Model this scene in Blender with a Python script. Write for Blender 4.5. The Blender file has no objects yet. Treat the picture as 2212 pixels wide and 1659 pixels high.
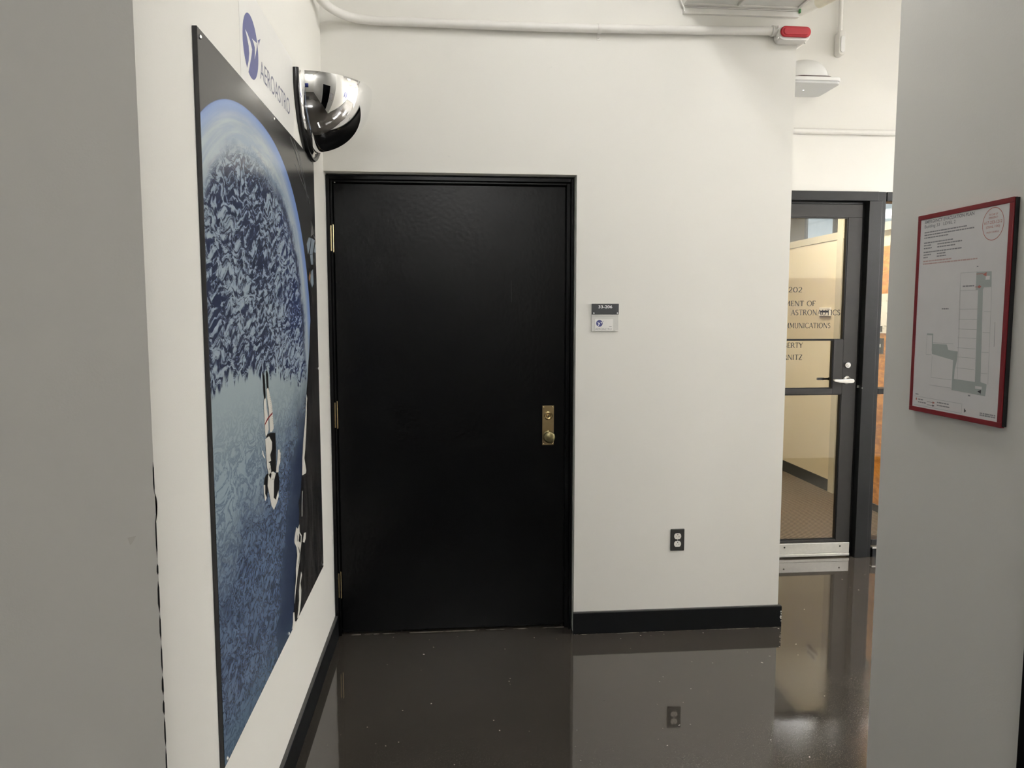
import bpy, bmesh, math, random
from mathutils import Vector, Matrix
random.seed(3)
SC = bpy.context.scene
COL = SC.collection
PI = math.pi

# ------------------------------------------------------------------ camera
def make_camera():
    yaw, pitch, roll = 0.0877, -0.0922, -0.0003
    cy, sy, cp, sp = math.cos(yaw), math.sin(yaw), math.cos(pitch), math.sin(pitch)
    f = Vector((sy*cp, cy*cp, sp)); r = Vector((cy, -sy, 0)); u = r.cross(f)
    c, s = math.cos(roll), math.sin(roll)
    r2 = c*r + s*u; u2 = -s*r + c*u
    m = Matrix((r2, u2, -f)).transposed().to_4x4()
    m.translation = Vector((0.5405, -3.4545, 1.5395))
    cam = bpy.data.cameras.new('camera')
    cam.sensor_width = 36.0
    cam.lens = 1609.53/2212*36.0
    cam.clip_start = 0.02; cam.clip_end = 100
    o = bpy.data.objects.new('camera', cam); COL.objects.link(o)
    o.matrix_world = m
    SC.camera = o
make_camera()

# ------------------------------------------------------------------ light and exposure
SC.view_settings.view_transform = 'Standard'
SC.view_settings.look = 'None'
SC.view_settings.gamma = 1
SC.view_settings.use_curve_mapping = False
SC.view_settings.exposure = 0.18
w = bpy.data.worlds.new('world'); SC.world = w; w.use_nodes = True
w.node_tree.nodes['Background'].inputs[0].default_value = (0.8, 0.85, 0.9, 1)
w.node_tree.nodes['Background'].inputs[1].default_value = 0.02
HALL_POWER = (8.0, 40.0, 60.0, 720.0)   # fluorescent tubes of the hall, nearest first
REAR_FILL_POWER = 66.0        # fill light added behind the camera to lift the piers
BAY_FILL_POWER = 28.0  # fill light added over the door bay to even out its walls
OFFICE_POWER = (25.0, 115.0)

# ------------------------------------------------------------------ node helpers
def s2l(c):
    return tuple(((x/255)/12.92 if x/255 <= .04045 else ((x/255+.055)/1.055)**2.4) for x in c)

class E_:
    """small expression wrapper over Math nodes"""
    nt = None
    def __init__(s, v): s.v = v
    @staticmethod
    def m(op, *a, clamp=False):
        n = E_.nt.nodes.new('ShaderNodeMath'); n.operation = op; n.use_clamp = clamp
        for i, x in enumerate(a):
            x = x.v if isinstance(x, E_) else x
            if isinstance(x, (int, float)): n.inputs[i].default_value = x
            else: E_.nt.links.new(x, n.inputs[i])
        return E_(n.outputs[0])
    def __add__(s, o): return E_.m('ADD', s, o)
    def __radd__(s, o): return E_.m('ADD', o, s)
    def __sub__(s, o): return E_.m('SUBTRACT', s, o)
    def __rsub__(s, o): return E_.m('SUBTRACT', o, s)
    def __mul__(s, o): return E_.m('MULTIPLY', s, o)
    def __rmul__(s, o): return E_.m('MULTIPLY', o, s)
    def __truediv__(s, o): return E_.m('DIVIDE', s, o)
def smooth(x, a, b):
    n = E_.nt.nodes.new('ShaderNodeMapRange'); n.interpolation_type = 'SMOOTHSTEP'
    E_.nt.links.new(x.v, n.inputs[0]); n.inputs[1].default_value = a; n.inputs[2].default_value = b
    return E_(n.outputs[0])
def cmix(fac, a, b):
    n = E_.nt.nodes.new('ShaderNodeMix'); n.data_type = 'RGBA'
    if isinstance(fac, E_): E_.nt.links.new(fac.v, n.inputs[0])
    else: n.inputs[0].default_value = fac
    for i, c in ((6, a), (7, b)):
        if isinstance(c, tuple): n.inputs[i].default_value = (*c[:3], 1)
        else: E_.nt.links.new(c, n.inputs[i])
    return n.outputs[2]
def vec(x, y, z=0.0):
    n = E_.nt.nodes.new('ShaderNodeCombineXYZ')
    for i, q in enumerate((x, y, z)):
        if isinstance(q, E_): E_.nt.links.new(q.v, n.inputs[i])
        else: n.inputs[i].default_value = q
    return n.outputs[0]
def noise(v, scale, detail=3, rough=.5, dist=0.0):
    n = E_.nt.nodes.new('ShaderNodeTexNoise')
    if v is not None: E_.nt.links.new(v, n.inputs['Vector'])
    n.inputs['Scale'].default_value = scale; n.inputs['Detail'].default_value = detail
    n.inputs['Roughness'].default_value = rough; n.inputs['Distortion'].default_value = dist
    return E_(n.outputs['Fac'])
def coords(kind='Object'):
    t = E_.nt.nodes.new('ShaderNodeTexCoord'); sp = E_.nt.nodes.new('ShaderNodeSeparateXYZ')
    E_.nt.links.new(t.outputs[kind], sp.inputs[0])
    return t.outputs[kind], E_(sp.outputs[0]), E_(sp.outputs[1]), E_(sp.outputs[2])
def bump(h, strength, dist=.01):
    n = E_.nt.nodes.new('ShaderNodeBump'); n.inputs['Strength'].default_value = strength
    n.inputs['Distance'].default_value = dist
    E_.nt.links.new(h.v if isinstance(h, E_) else h, n.inputs['Height'])
    return n.outputs[0]

def new_mat(name):
    m = bpy.data.materials.new(name); m.use_nodes = True
    E_.nt = m.node_tree
    return m, m.node_tree.nodes['Principled BSDF']

def simple(name, col, rough=.5, metal=0.0, spec=.5, var=.04, scale=30, bmp=0.0, coat=0.0, emit=0.0, ior=1.5):
    """procedural material: base colour with faint noise variation and fine relief"""
    m, b = new_mat(name)
    v, x, y, z = coords()
    n = noise(v, scale, 3)
    c2 = tuple(max(0, c*(1-var*2)) for c in col); c1 = tuple(min(1, c*(1+var*2)) for c in col)
    b.inputs['Base Color'].default_value = (*col, 1)
    E_.nt.links.new(cmix(n, c2, c1), b.inputs['Base Color'])
    b.inputs['Roughness'].default_value = rough
    b.inputs['Metallic'].default_value = metal
    b.inputs['Specular IOR Level'].default_value = spec
    b.inputs['IOR'].default_value = ior
    b.inputs['Coat Weight'].default_value = coat
    if bmp: E_.nt.links.new(bump(noise(v, scale*8, 2), bmp, .002), b.inputs['Normal'])
    if emit:
        b.inputs['Emission Color'].default_value = (*col, 1); b.inputs['Emission Strength'].default_value = emit
    return m

def wall_paint(name, col, rough=.55, scuffs=True):
    m, b = new_mat(name)
    g = E_.nt.nodes.new('ShaderNodeNewGeometry'); pos = g.outputs['Position']
    n1 = noise(pos, 1.3, 3); n2 = noise(pos, 9, 4)
    c = cmix(n1, tuple(q*.975 for q in col), tuple(min(1, q*1.02) for q in col))
    if scuffs:
        mp = E_.nt.nodes.new('ShaderNodeMapping'); mp.inputs['Scale'].default_value = (6, 6, 24)
        mp.inputs['Rotation'].default_value = (.3, .2, .1)
        E_.nt.links.new(pos, mp.inputs[0])
        sc = smooth(noise(mp.outputs[0], 1.2, 5, .6, .8), .71, .78)
        c = cmix(sc*.16, c, tuple(q*.55 for q in col))
    E_.nt.links.new(c, b.inputs['Base Color'])
    b.inputs['Roughness'].default_value = rough
    b.inputs['Specular IOR Level'].default_value = .4
    h = noise(pos, 220, 2)*.6 + n2*1.5 + n1*6.0
    E_.nt.links.new(bump(h, .12, .0025), b.inputs['Normal'])
    return m

# ------------------------------------------------------------------ materials
M = {}
M['wall'] = wall_paint('wall_paint', (.80, .785, .735))
M['office_wall'] = wall_paint('office_wall_paint', (.74, .68, .54), scuffs=False)
M['ceiling'] = wall_paint('ceiling_paint', (.78, .76, .71), .8, False)
M['white_paint'] = simple('white_painted_metal', (.80, .785, .745), .42, var=.02, bmp=.05)
M['white_plastic'] = simple('white_plastic', (.84, .84, .82), .35, var=.01)
M['grey_plastic'] = simple('grey_panel', (.80, .80, .76), .6, var=.06, scale=12)
M['black_paint'] = simple('black_gloss_paint', (.0022, .0024, .0027), .27, spec=.15, var=.1, scale=6, bmp=.25)
M['black_base'] = simple('black_baseboard_vinyl', (.0035, .0042, .005), .4, spec=.25, var=.1, scale=6, bmp=.1)
M['black_base_lip'] = simple('lighter_black', (.045, .045, .045), .5)
M['chip'] = simple('bare_plaster_chip', (.7, .68, .62), .8)
M['crack'] = simple('dark_seam', (.006, .006, .006), .8)
M['dark_steel'] = simple('dark_bronze_frame', (.010, .0105, .011), .42, spec=.25, var=.1, bmp=.1)
M['door_leaf_dark'] = simple('dark_bronze_door', (.024, .0225, .0215), .5, spec=.3, var=.08, bmp=.1)
M['aluminium'] = simple('brushed_aluminium', (.72, .71, .66), .38, metal=.75, var=.05, scale=60)
M['brass'] = simple('worn_brass', (.34, .255, .135), .38, metal=1.0, var=.12, scale=25, bmp=.1)
M['brass_mid'] = simple('lock_brass', (.46, .34, .17), .24, metal=1.0, var=.08)
M['brass_bright'] = simple('bright_brass', (.80, .66, .38), .25, metal=1.0, var=.05)
M['brass_dull'] = simple('tarnished_brass', (.26, .225, .12), .3, metal=1.0, var=.15, scale=60)
M['steel'] = simple('satin_steel', (.62, .61, .58), .28, metal=1.0, var=.04)
M['screw'] = simple('zinc_screw', (.75, .75, .73), .3, metal=1.0)
M['mirror'] = simple('mirror_acrylic', (.93, .93, .93), .015, metal=1.0, var=0)
M['rubber'] = simple('black_rubber', (.008, .008, .009), .22, var=.05)
M['red_plastic'] = simple('red_cover', (.42, .018, .028), .42, spec=.3, var=.04)
M['outlet_plate'] = simple('dark_outlet_plate', (.030, .030, .028), .5, spec=.3, var=.08)
M['outlet_face'] = simple('ivory_outlet_face', (.85, .83, .77), .35, var=.01)
M['slot'] = simple('slot_dark', (.004, .004, .004), .8)
M['slot_grey'] = simple('slot_shadow', (.30, .27, .22), .8)
M['sign_black'] = simple('sign_charcoal', (.045, .048, .052), .5, var=.06)
M['sign_white'] = simple('sign_lettering_white', (.9, .9, .9), .5, var=0)
M['sign_clear'] = simple('sign_insert_holder', (.66, .655, .62), .3, var=.02)
M['paper'] = simple('white_card', (.82, .81, .78), .6, var=.01)
M['logo_blue'] = simple('logo_blue_vinyl', (.075, .085, .24), .4, var=.04)
M['logo_grey'] = simple('lettering_slate', (.14, .15, .22), .45, var=.04)
M['logo_white'] = simple('logo_white_vinyl', (.83, .82, .79), .3, var=.01)
M['frame_red'] = simple('red_frame', (.20, .006, .012), .4, var=.08)
M['plan_paper'] = simple('plan_print_paper', (.80, .78, .77), .45, var=.015)
M['ink'] = simple('dark_ink', (.06, .06, .065), .6, var=0)
M['ink_grey'] = simple('grey_ink', (.28, .28, .29), .6, var=0)
M['ink_light'] = simple('light_grey_ink', (.50, .51, .50), .6, var=0)
M['ink_red'] = simple('red_ink', (.50, .16, .13), .6, var=0)
M['ink_pink'] = simple('pale_red_ink', (.60, .42, .39), .6, var=0)
M['plan_grey'] = simple('plan_corridor_tint', (.44, .48, .46), .55, var=.02)
M['letter_black'] = simple('door_lettering', (.01, .01, .012), .5, var=0)
M['carpet_edge'] = simple('office_baseboard', (.025, .028, .028), .6)
M['brown_door'] = simple('brown_wood_door', (.085, .05, .032), .5, var=.15)
M['poster_white'] = simple('print_white', (.72, .70, .64), .3, var=.05, scale=90)
M['poster_dark'] = simple('print_black', (.012, .012, .013), .3, var=.1)
M['poster_panel'] = simple('print_panel_blue', (.22, .27, .32), .3, var=.1)
M['poster_brown'] = simple('print_bronze', (.30, .16, .08), .3, var=.1)
M['poster_red'] = simple('print_red', (.25, .015, .015), .3, var=.1)
M['poster_line'] = simple('print_grey_line', (.13, .13, .13), .3, var=.1)
M['far_blue'] = simple('blue_display_panel', (.012, .022, .16), .4, var=.2, scale=5)
M['tube_off'] = simple('cream_pipe_wrap', (.72, .68, .56), .5)
M['green_plug'] = simple('green_plug', (.03, .16, .04), .5)

def emitter(name, col, strength):
    m, b = new_mat(name)
    b.inputs['Base Color'].default_value = (.8, .8, .8, 1)
    b.inputs['Emission Color'].default_value = (*col, 1); b.inputs['Emission Strength'].default_value = strength
    return m
WHITE = (1.0, .985, .97)
for i_, p_ in enumerate(HALL_POWER): M['hall_lit_%d' % i_] = emitter('lit_hall_tube', WHITE, p_)
M['rear_fill'] = emitter('added_rear_fill', WHITE, REAR_FILL_POWER)
M['bay_fill'] = emitter('added_bay_fill', WHITE, BAY_FILL_POWER)
for i_, p_ in enumerate(OFFICE_POWER): M['office_lit_%d' % i_] = emitter('lit_office_lamp', (1.0, .88, .66), p_)
M['led'] = emitter('led_dot', (1, 1, 1), 3.0)
M['exit_red'] = emitter('lit_exit_letters', (1, .1, .08), 4.0)

def floor_mat():
    m, b = new_mat('epoxy_floor')
    v, x, y, z = coords()
    big = noise(v, 1.1, 4, .55, .3); mid = noise(v, 7, 4)
    c = cmix(smooth(big, .3, .7), (.038, .0325, .0265), (.048, .041, .034))
    c = cmix(mid*.5, c, (.041, .036, .031))
    grain = noise(v, 240, 2, .7)
    worn = smooth(x*.8 - y + (noise(vec(x, y, 0.0), 3.2, 6, .65)-.5)*1.1, 2.12, 2.5)
    c = cmix(smooth(grain, .60, .74)*(worn*.75+.08), c, (.20, .18, .16))
    # small pale specks and dark scuffs
    sp = smooth(noise(v, 46, 1, .3), .78, .81)
    c = cmix(sp*.7, c, (.5, .47, .42))
    mp = E_.nt.nodes.new('ShaderNodeMapping'); mp.inputs['Scale'].default_value = (9, 40, 1); mp.inputs['Rotation'].default_value = (0, 0, .5)
    E_.nt.links.new(v, mp.inputs[0])
    sc = smooth(noise(mp.outputs[0], 1, 2, .4), .735, .76)
    c = cmix(sc*.5, c, (.012, .011, .010))
    # pale grime line where the floor meets the door and the baseboard
    g1 = (1.0-smooth(E_.m('ABSOLUTE', y-.076), .002, .010))*(1.0-smooth(x, 1.10, 1.14))
    g2 = (1.0-smooth(E_.m('ABSOLUTE', y+.019), .001, .005))*smooth(x, 1.12, 1.15)*(1.0-smooth(x, 2.18, 2.20))
    c = cmix((g1+g2)*smooth(noise(v, 22, 3), .40, .62)*.8, c, (.20, .18, .155))
    E_.nt.links.new(c, b.inputs['Base Color'])
    r = .04 + worn*grain*.20
    E_.nt.links.new(r.v, b.inputs['Roughness'])
    b.inputs['IOR'].default_value = 1.66
    b.inputs['Specular IOR Level'].default_value = .5
    h = noise(v, 1.6, 1)*.35 + noise(v, 16, 2)*.07 + noise(vec(x*26.0, y*70.0), 1.0, 2)*.012 + grain*worn*.03
    E_.nt.links.new(bump(h, .10, .012), b.inputs['Normal'])
    return m
M['floor'] = floor_mat()

def carpet_mat():
    m, b = new_mat('ribbed_carpet')
    v, x, y, z = coords()
    t = x*.80 + y*.6
    wv = E_.m('SINE', t*190.0)
    c = cmix(smooth(wv, -.6, .8), (.05, .036, .026), (.21, .165, .12))
    c = cmix(noise(v, 120, 2)*.5, c, (.10, .08, .06))
    E_.nt.links.new(c, b.inputs['Base Color'])
    b.inputs['Roughness'].default_value = .95
    E_.nt.links.new(bump(wv, .5, .004), b.inputs['Normal'])
    return m
M['carpet'] = carpet_mat()

def wood_mat():
    m, b = new_mat('orange_birch_panel')
    v, x, y, z = coords()
    n = noise(vec(x*2.0, y*2.5, z*7.0), 2.2, 4, .6, 1.6)
    c = cmix(smooth(n, .35, .65), (.74, .33, .06), (.46, .185, .03))
    E_.nt.links.new(c, b.inputs['Base Color']); b.inputs['Roughness'].default_value = .4
    return m
M['wood'] = wood_mat()

def glass_mat():
    m, b = new_mat('clear_glass')
    nt = m.node_tree; nt.nodes.remove(b); out = nt.nodes['Material Output']
    tr = nt.nodes.new('ShaderNodeBsdfTransparent'); tr.inputs[0].default_value = (.965, .965, .955, 1)
    gl = nt.nodes.new('ShaderNodeBsdfGlossy'); gl.inputs['Roughness'].default_value = .01
    ge = nt.nodes.new('ShaderNodeNewGeometry'); dt = nt.nodes.new('ShaderNodeVectorMath'); dt.operation = 'DOT_PRODUCT'
    nt.links.new(ge.outputs['Incoming'], dt.inputs[0]); nt.links.new(ge.outputs['Normal'], dt.inputs[1])
    fres = .042 + .958*E_.m('POWER', 1.0 - E_.m('ABSOLUTE', E_(dt.outputs['Value'])), 5.0)
    v, x, y, z = coords()
    smudge = smooth(noise(v, 7, 4, .6, .8), .52, .8)*.05
    f2 = E_.m('ADD', fres*1.15, smudge*.6, clamp=True)
    mx = nt.nodes.new('ShaderNodeMixShader')
    nt.links.new(f2.v, mx.inputs[0]); nt.links.new(tr.outputs[0], mx.inputs[1]); nt.links.new(gl.outputs[0], mx.inputs[2])
    nt.links.new(mx.outputs[0], out.inputs[0])
    return m
M['glass'] = glass_mat()

def sky_window_mat():
    m, b = new_mat('daylit_blind')
    v, x, y, z = coords()
    n = noise(v, 6, 4, .6, .5)
    line = smooth(E_.m('SINE', z*21.0), .93, 1.0)
    c = cmix(n, (.34, .45, .52), (.55, .66, .72))
    c = cmix(line*.4, c, (.25, .33, .4))
    b.inputs['Base Color'].default_value = (.1, .1, .1, 1)
    E_.nt.links.new(c, b.inputs['Emission Color']); b.inputs['Emission Strength'].default_value = 1.0
    return m
M['daylight'] = sky_window_mat()

def poster_mat():
    """flat print: the limb of the Earth seen from orbit, streaked cloud, rippled sea"""
    m, b = new_mat('orbital_photo_print')
    v, X, Y, Z = coords()
    ey = E_.m('ABSOLUTE', Y-.486)/.79
    ez = E_.m('MAXIMUM', Z-.886, 0.0)/.735
    d = E_.m('POWER', ey, 2.3) + E_.m('POWER', ez, 2.3)
    t = 1.0 - d
    wob = noise(vec(Y*6.0, Z*6.0), 1.0, 3)
    space = cmix(noise(vec(Y, Z*2.0), 3.0, 3), (.026, .026, .026), (.042, .041, .041))
    # haze with streaks that follow the limb
    strk = noise(vec(t*14.0, (Y-Z)*4.0), 1.0, 4, .6, .4)
    haze = cmix(smooth(strk, .35, .7), (.33, .41, .50), (.46, .52, .55))
    rim = cmix(smooth(t, .0, .03), (.16, .25, .52), (.22, .32, .58))
    rightness = smooth(Y, .5, 1.1)
    haze = cmix(smooth(t, .02, .16), rim, haze)
    haze = cmix((1.0-smooth(t, .10, .24))*rightness*.6, haze, (.16, .26, .60))
    # broken streaky cloud over dark sea
    navy = cmix(rightness, (.032, .042, .085), (.026, .042, .130))
    warp = noise(vec(Y*9.0, Z*9.0), 1.0, 2)
    cn = noise(vec(Y*26.0 + warp*5.0, Z*62.0 - Y*3.0 + warp*7.0), 1.0, 6, .66, .45)
    cn = cn + (noise(vec(Y*3.2, Z*5.0), 1.0, 3)-.5)*.28
    cover = smooth(cn, .46, .58)
    cloudc = cmix(noise(vec(Y*30.0, Z*60.0), 1.0, 3), (.24, .31, .39), (.44, .51, .55))
    broken = cmix(cover, navy, cloudc)
    # thin dark band under the haze on the right
    band = smooth(t, .30, .36)*(1.0-smooth(t, .40, .47))*smooth(Y, .55, .85)*smooth(Z, .80, .98)
    broken = cmix(band*.9, broken, (.022, .034, .095))
    edge = smooth(t + (wob-.5)*.35 + (cn-.5)*.4, .24, .42)
    col = cmix(edge, haze, broken)
    # solid pale deck in the middle
    veins = E_.m('ABSOLUTE', noise(vec(Y*15.0 + wob*2.0, Z*22.0), 1.0, 4, .6, 1.2)-.5)
    deckc = cmix(smooth(veins, -.02, .10), (.12, .165, .235), (.30, .38, .44))
    deckc = cmix(smooth(Z, .62, .9), deckc, (.36, .43, .46))
    deck_top = .905 + (wob-.5)*.12 + (noise(vec(Y*34.0, 0.3), 1.0, 3)-.5)*.13 - smooth(Y, .5, 1.1)*.09
    deck = smooth(deck_top - Z, -.006, .012)
    col = cmix(deck, col, deckc)
    # rippled sea at the bottom, darker to the lower right
    w2 = noise(vec(Y*8.0, Z*8.0), 1.0, 2)
    rv = E_.m('ABSOLUTE', noise(vec(Y*26.0 + w2*3.0, Z*44.0 + w2*2.0), 1.0, 3, .55, .8)-.5)
    ripl = cmix(smooth(rv, -.01, .12), (.026, .038, .085), (.125, .175, .27))
    dark = smooth((Y*.95 - Z*.55) + (w2-.5)*.25, .36, .62)
    ripl = cmix(dark*.93, ripl, (.012, .020, .058))
    low = smooth(.62 - Z + Y*.25 + (wob-.5)*.25, .0, .28)
    col = cmix(low*.92, col, ripl)
    corner = smooth(.16 - Z - Y*.1, .0, .16)
    col = cmix(corner*.6, col, (.09, .15, .21))
    col = cmix(smooth(d, .992, 1.004), col, space)
    E_.nt.links.new(col, b.inputs['Base Color'])
    b.inputs['Roughness'].default_value = .20
    b.inputs['IOR'].default_value = 1.42
    b.inputs['Specular IOR Level'].default_value = .45
    return m
M['poster'] = poster_mat()

def struct_print_mat():
    m, b = new_mat('print_dark_structure')
    v, X, Y, Z = coords()
    n = noise(vec(X*3.0, Y*26.0, Z*5.0), 1.0, 4, .6, .7)
    c = cmix(smooth(n, .40, .66), (.011, .011, .012), (.050, .045, .044))
    E_.nt.links.new(c, b.inputs['Base Color']); b.inputs['Roughness'].default_value = .25
    return m
M['poster_struct'] = struct_print_mat()

# ------------------------------------------------------------------ mesh helpers
def bx(bm, x0, x1, y0, y1, z0, z1):
    vs = [bm.verts.new(p) for p in ((x0,y0,z0),(x1,y0,z0),(x1,y1,z0),(x0,y1,z0),(x0,y0,z1),(x1,y0,z1),(x1,y1,z1),(x0,y1,z1))]
    for f in ((0,3,2,1),(4,5,6,7),(0,1,5,4),(1,2,6,5),(2,3,7,6),(3,0,4,7)):
        bm.faces.new([vs[i] for i in f])
    return vs
def cyl(bm, a, b_, r, n=20, r2=None, caps=True):
    a, b_ = Vector(a), Vector(b_); r2 = r if r2 is None else r2
    d = (b_-a).normalized(); u = d.orthogonal().normalized(); w_ = d.cross(u)
    ra = [bm.verts.new(a + r*(math.cos(2*PI*i/n)*u + math.sin(2*PI*i/n)*w_)) for i in range(n)]
    rb = [bm.verts.new(b_ + r2*(math.cos(2*PI*i/n)*u + math.sin(2*PI*i/n)*w_)) for i in range(n)]
    for i in range(n): bm.faces.new((ra[i], ra[(i+1)%n], rb[(i+1)%n], rb[i]))
    if caps: bm.faces.new(ra[::-1]); bm.faces.new(rb)
def tube(bm, pts, r, n=14):
    pts = [Vector(p) for p in pts]; rings = []; u = None
    for i, p in enumerate(pts):
        d = (pts[min(i+1, len(pts)-1)] - pts[max(i-1, 0)]).normalized()
        if u is None: u = d.orthogonal().normalized()
        u = (u - d*u.dot(d)).normalized(); w_ = d.cross(u)
        rings.append([bm.verts.new(p + r*(math.cos(2*PI*k/n)*u + math.sin(2*PI*k/n)*w_)) for k in range(n)])
    for A, B in zip(rings, rings[1:]):
        for k in range(n): bm.faces.new((A[k], A[(k+1)%n], B[(k+1)%n], B[k]))
    bm.faces.new(rings[0][::-1]); bm.faces.new(rings[-1])
def lathe(bm, o, axis, up, prof, n=32, a0=0, a1=2*PI):
    """prof: (radius, height along axis)"""
    o, axis, up = Vector(o), Vector(axis).normalized(), Vector(up).normalized(); w_ = axis.cross(up)
    full = abs(a1-a0-2*PI) < 1e-6; cnt = n if full else n+1
    rings = []
    for r, h in prof:
        rings.append([bm.verts.new(o + axis*h + max(r, 1e-5)*(math.cos(a0+(a1-a0)*k/n)*up + math.sin(a0+(a1-a0)*k/n)*w_)) for k in range(cnt)])
    for A, B in zip(rings, rings[1:]):
        for k in range(n):
            k2 = (k+1) % cnt
            bm.faces.new((A[k], A[k2], B[k2], B[k]))
def prism(bm, pts, z0, z1, to=lambda p: p):
    """outline pts in 2D, extruded z0..z1; 'to' maps (a,b,c) to a point"""
    A = [bm.verts.new(to((p[0], p[1], z0))) for p in pts]; B = [bm.verts.new(to((p[0], p[1], z1))) for p in pts]
    bm.faces.new(A[::-1]); bm.faces.new(B)
    n = len(pts)
    for i in range(n): bm.faces.new((A[i], A[(i+1)%n], B[(i+1)%n], B[i]))
def rrect(x0, x1, y0, y1, r, n=5):
    pts = []
    for cx, cy, a in ((x1-r, y1-r, 0), (x0+r, y1-r, PI/2), (x0+r, y0+r, PI), (x1-r, y0+r, 1.5*PI)):
        for k in range(n+1):
            t = a + PI/2*k/n; pts.append((cx + r*math.cos(t), cy + r*math.sin(t)))
    return pts

WPOS = {}
def wpos(o):
    return WPOS.get(o.name, o.location).copy()
def islands(name, bm, mat, parent=None, **kw):
    """link every loose piece of bm as an object of its own"""
    seen = set(); out = []
    bm.verts.ensure_lookup_table(); bm.verts.index_update()
    for v in bm.verts:
        if v.index in seen: continue
        st = [v]; comp = []; seen.add(v.index)
        while st:
            q = st.pop(); comp.append(q)
            for e in q.link_edges:
                o_ = e.other_vert(q)
                if o_.index not in seen: seen.add(o_.index); st.append(o_)
        nb = bmesh.new(); mp_i = {q.index: nb.verts.new(q.co) for q in comp}
        done = set()
        for q in comp:
            for f in q.link_faces:
                if f in done: continue
                done.add(f); nb.faces.new([mp_i[k.index] for k in f.verts])
        out.append(obj(name, nb, mat, parent, **kw))
    bm.free()
    return out
def obj(name, bm, mat, parent=None, origin=None, bevel=0.0, smooth_=False, seg=2):
    """link ONE mesh object; bm is in world coordinates, origin becomes the object's origin"""
    bmesh.ops.recalc_face_normals(bm, faces=bm.faces)
    me = bpy.data.meshes.new(name); bm.to_mesh(me); bm.free()
    o = bpy.data.objects.new(name, me); COL.objects.link(o)
    if isinstance(mat, str): mat = M[mat]
    me.materials.append(mat)
    pw = wpos(parent) if parent else Vector((0, 0, 0))
    og = Vector(origin) if origin is not None else (pw.copy() if parent else Vector((0, 0, 0)))
    me.transform(Matrix.Translation(-og))
    o.location = og - pw
    if parent: o.parent = parent
    WPOS[o.name] = og.copy()
    if bevel:
        md = o.modifiers.new('bevel', 'BEVEL'); md.width = bevel; md.segments = seg; md.limit_method = 'ANGLE'; md.angle_limit = .6
    if smooth_:
        for p in me.polygons: p.use_smooth = True
        me.set_sharp_from_angle(angle=math.radians(smooth_ if smooth_ is not True else 40))
    return o
def B(): return bmesh.new()
def box(name, mat, x0, x1, y0, y1, z0, z1, parent=None, bevel=0.0, origin=None):
    b = B(); bx(b, x0, x1, y0, y1, z0, z1)
    return obj(name, b, mat, parent, origin, bevel)
def thing(name, loc, label, cat, group=None):
    o = bpy.data.objects.new(name, None); COL.objects.link(o); o.location = loc
    o.empty_display_size = .05
    o['label'] = label; o['category'] = cat
    if group: o['group'] = group
    bpy.context.view_layer.update()
    return o
def tag(o, label, cat, group=None):
    o['label'] = label; o['category'] = cat
    if group: o['group'] = group
    return o
def structure(o, label=None):
    o['kind'] = 'structure'
    if label: o['label'] = label
    return o

# frames of reference for flat work: O + a*U + b*V, normal U x V
LEFT = (Vector((0, 1, 0)), Vector((0, 0, 1)))       # surface that looks along +x
BACK = (Vector((1, 0, 0)), Vector((0, 0, 1)))       # surface that looks along -y
RIGHT = (Vector((0, -1, 0)), Vector((0, 0, 1)))     # surface that looks along -x

def text(name, body, O, fr, width, height, mat, parent=None, align='L', bold=0.0):
    cu = bpy.data.curves.new(name, 'FONT'); cu.body = body; cu.offset = bold; cu.resolution_u = 3
    to = bpy.data.objects.new(name, cu); COL.objects.link(to)
    bpy.context.view_layer.update()
    dg = bpy.context.evaluated_depsgraph_get()
    me = bpy.data.meshes.new_from_object(to.evaluated_get(dg))
    COL.objects.unlink(to); bpy.data.objects.remove(to); bpy.data.curves.remove(cu)
    xs = [v.co.x for v in me.vertices]; ys = [v.co.y for v in me.vertices]
    ymin = min(ys); h = max(ys)-ymin; wd = max(xs)-min(xs); x0 = min(xs)
    sy = height/h; sx = width/wd if width else sy
    U, V = fr; N = U.cross(V); O = Vector(O)
    off = {'L': 0, 'C': -wd*sx/2, 'R': -wd*sx}[align]
    for v in me.vertices:
        v.co = O + U*((v.co.x-x0)*sx + off) + V*((v.co.y-ymin)*sy)
    b = B(); b.from_mesh(me); bpy.data.meshes.remove(me)
    return obj(name, b, mat, parent)
def flat(name, polys, x, mat, parent, frame=LEFT, thick=.0):
    """thin printed shapes on a plane; polys are lists of (a, b) in world coordinates"""
    b = B()
    for pl in polys:
        vs = []
        for a, c in pl:
            if frame is LEFT or frame is RIGHT: vs.append(b.verts.new((x, a, c)))
            else: vs.append(b.verts.new((a, x, c)))
        b.faces.new(vs)
    b.normal_update()
    bmesh.ops.triangulate(b, faces=b.faces[:], ngon_method='EAR_CLIP')
    if len(polys) > 12:
        o = obj(name, b, mat, parent); o['kind'] = 'stuff'; return o
    r = islands(name, b, mat, parent)
    return r[0]

# ------------------------------------------------------------------ the room
CEIL = 3.5
XR = 2.169      # free end of the back wall
YG = .978       # plane of the glass front
b = B(); bx(b, -4.2, 9.2, -7.2, YG+.06, -.12, 0)
structure(obj('floor', b, 'floor'), 'glossy dark brown-grey epoxy floor')
b = B(); bx(b, -1.5, 9.2, YG+.06, 8.2, -.12, 0)
structure(obj('floor', b, 'carpet'), 'brown ribbed carpet behind the glass door')
b = B(); bx(b, -4.2, 9.2, -7.2, 8.2, CEIL, CEIL+.1)
structure(obj('ceiling', b, 'ceiling'))
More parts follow.
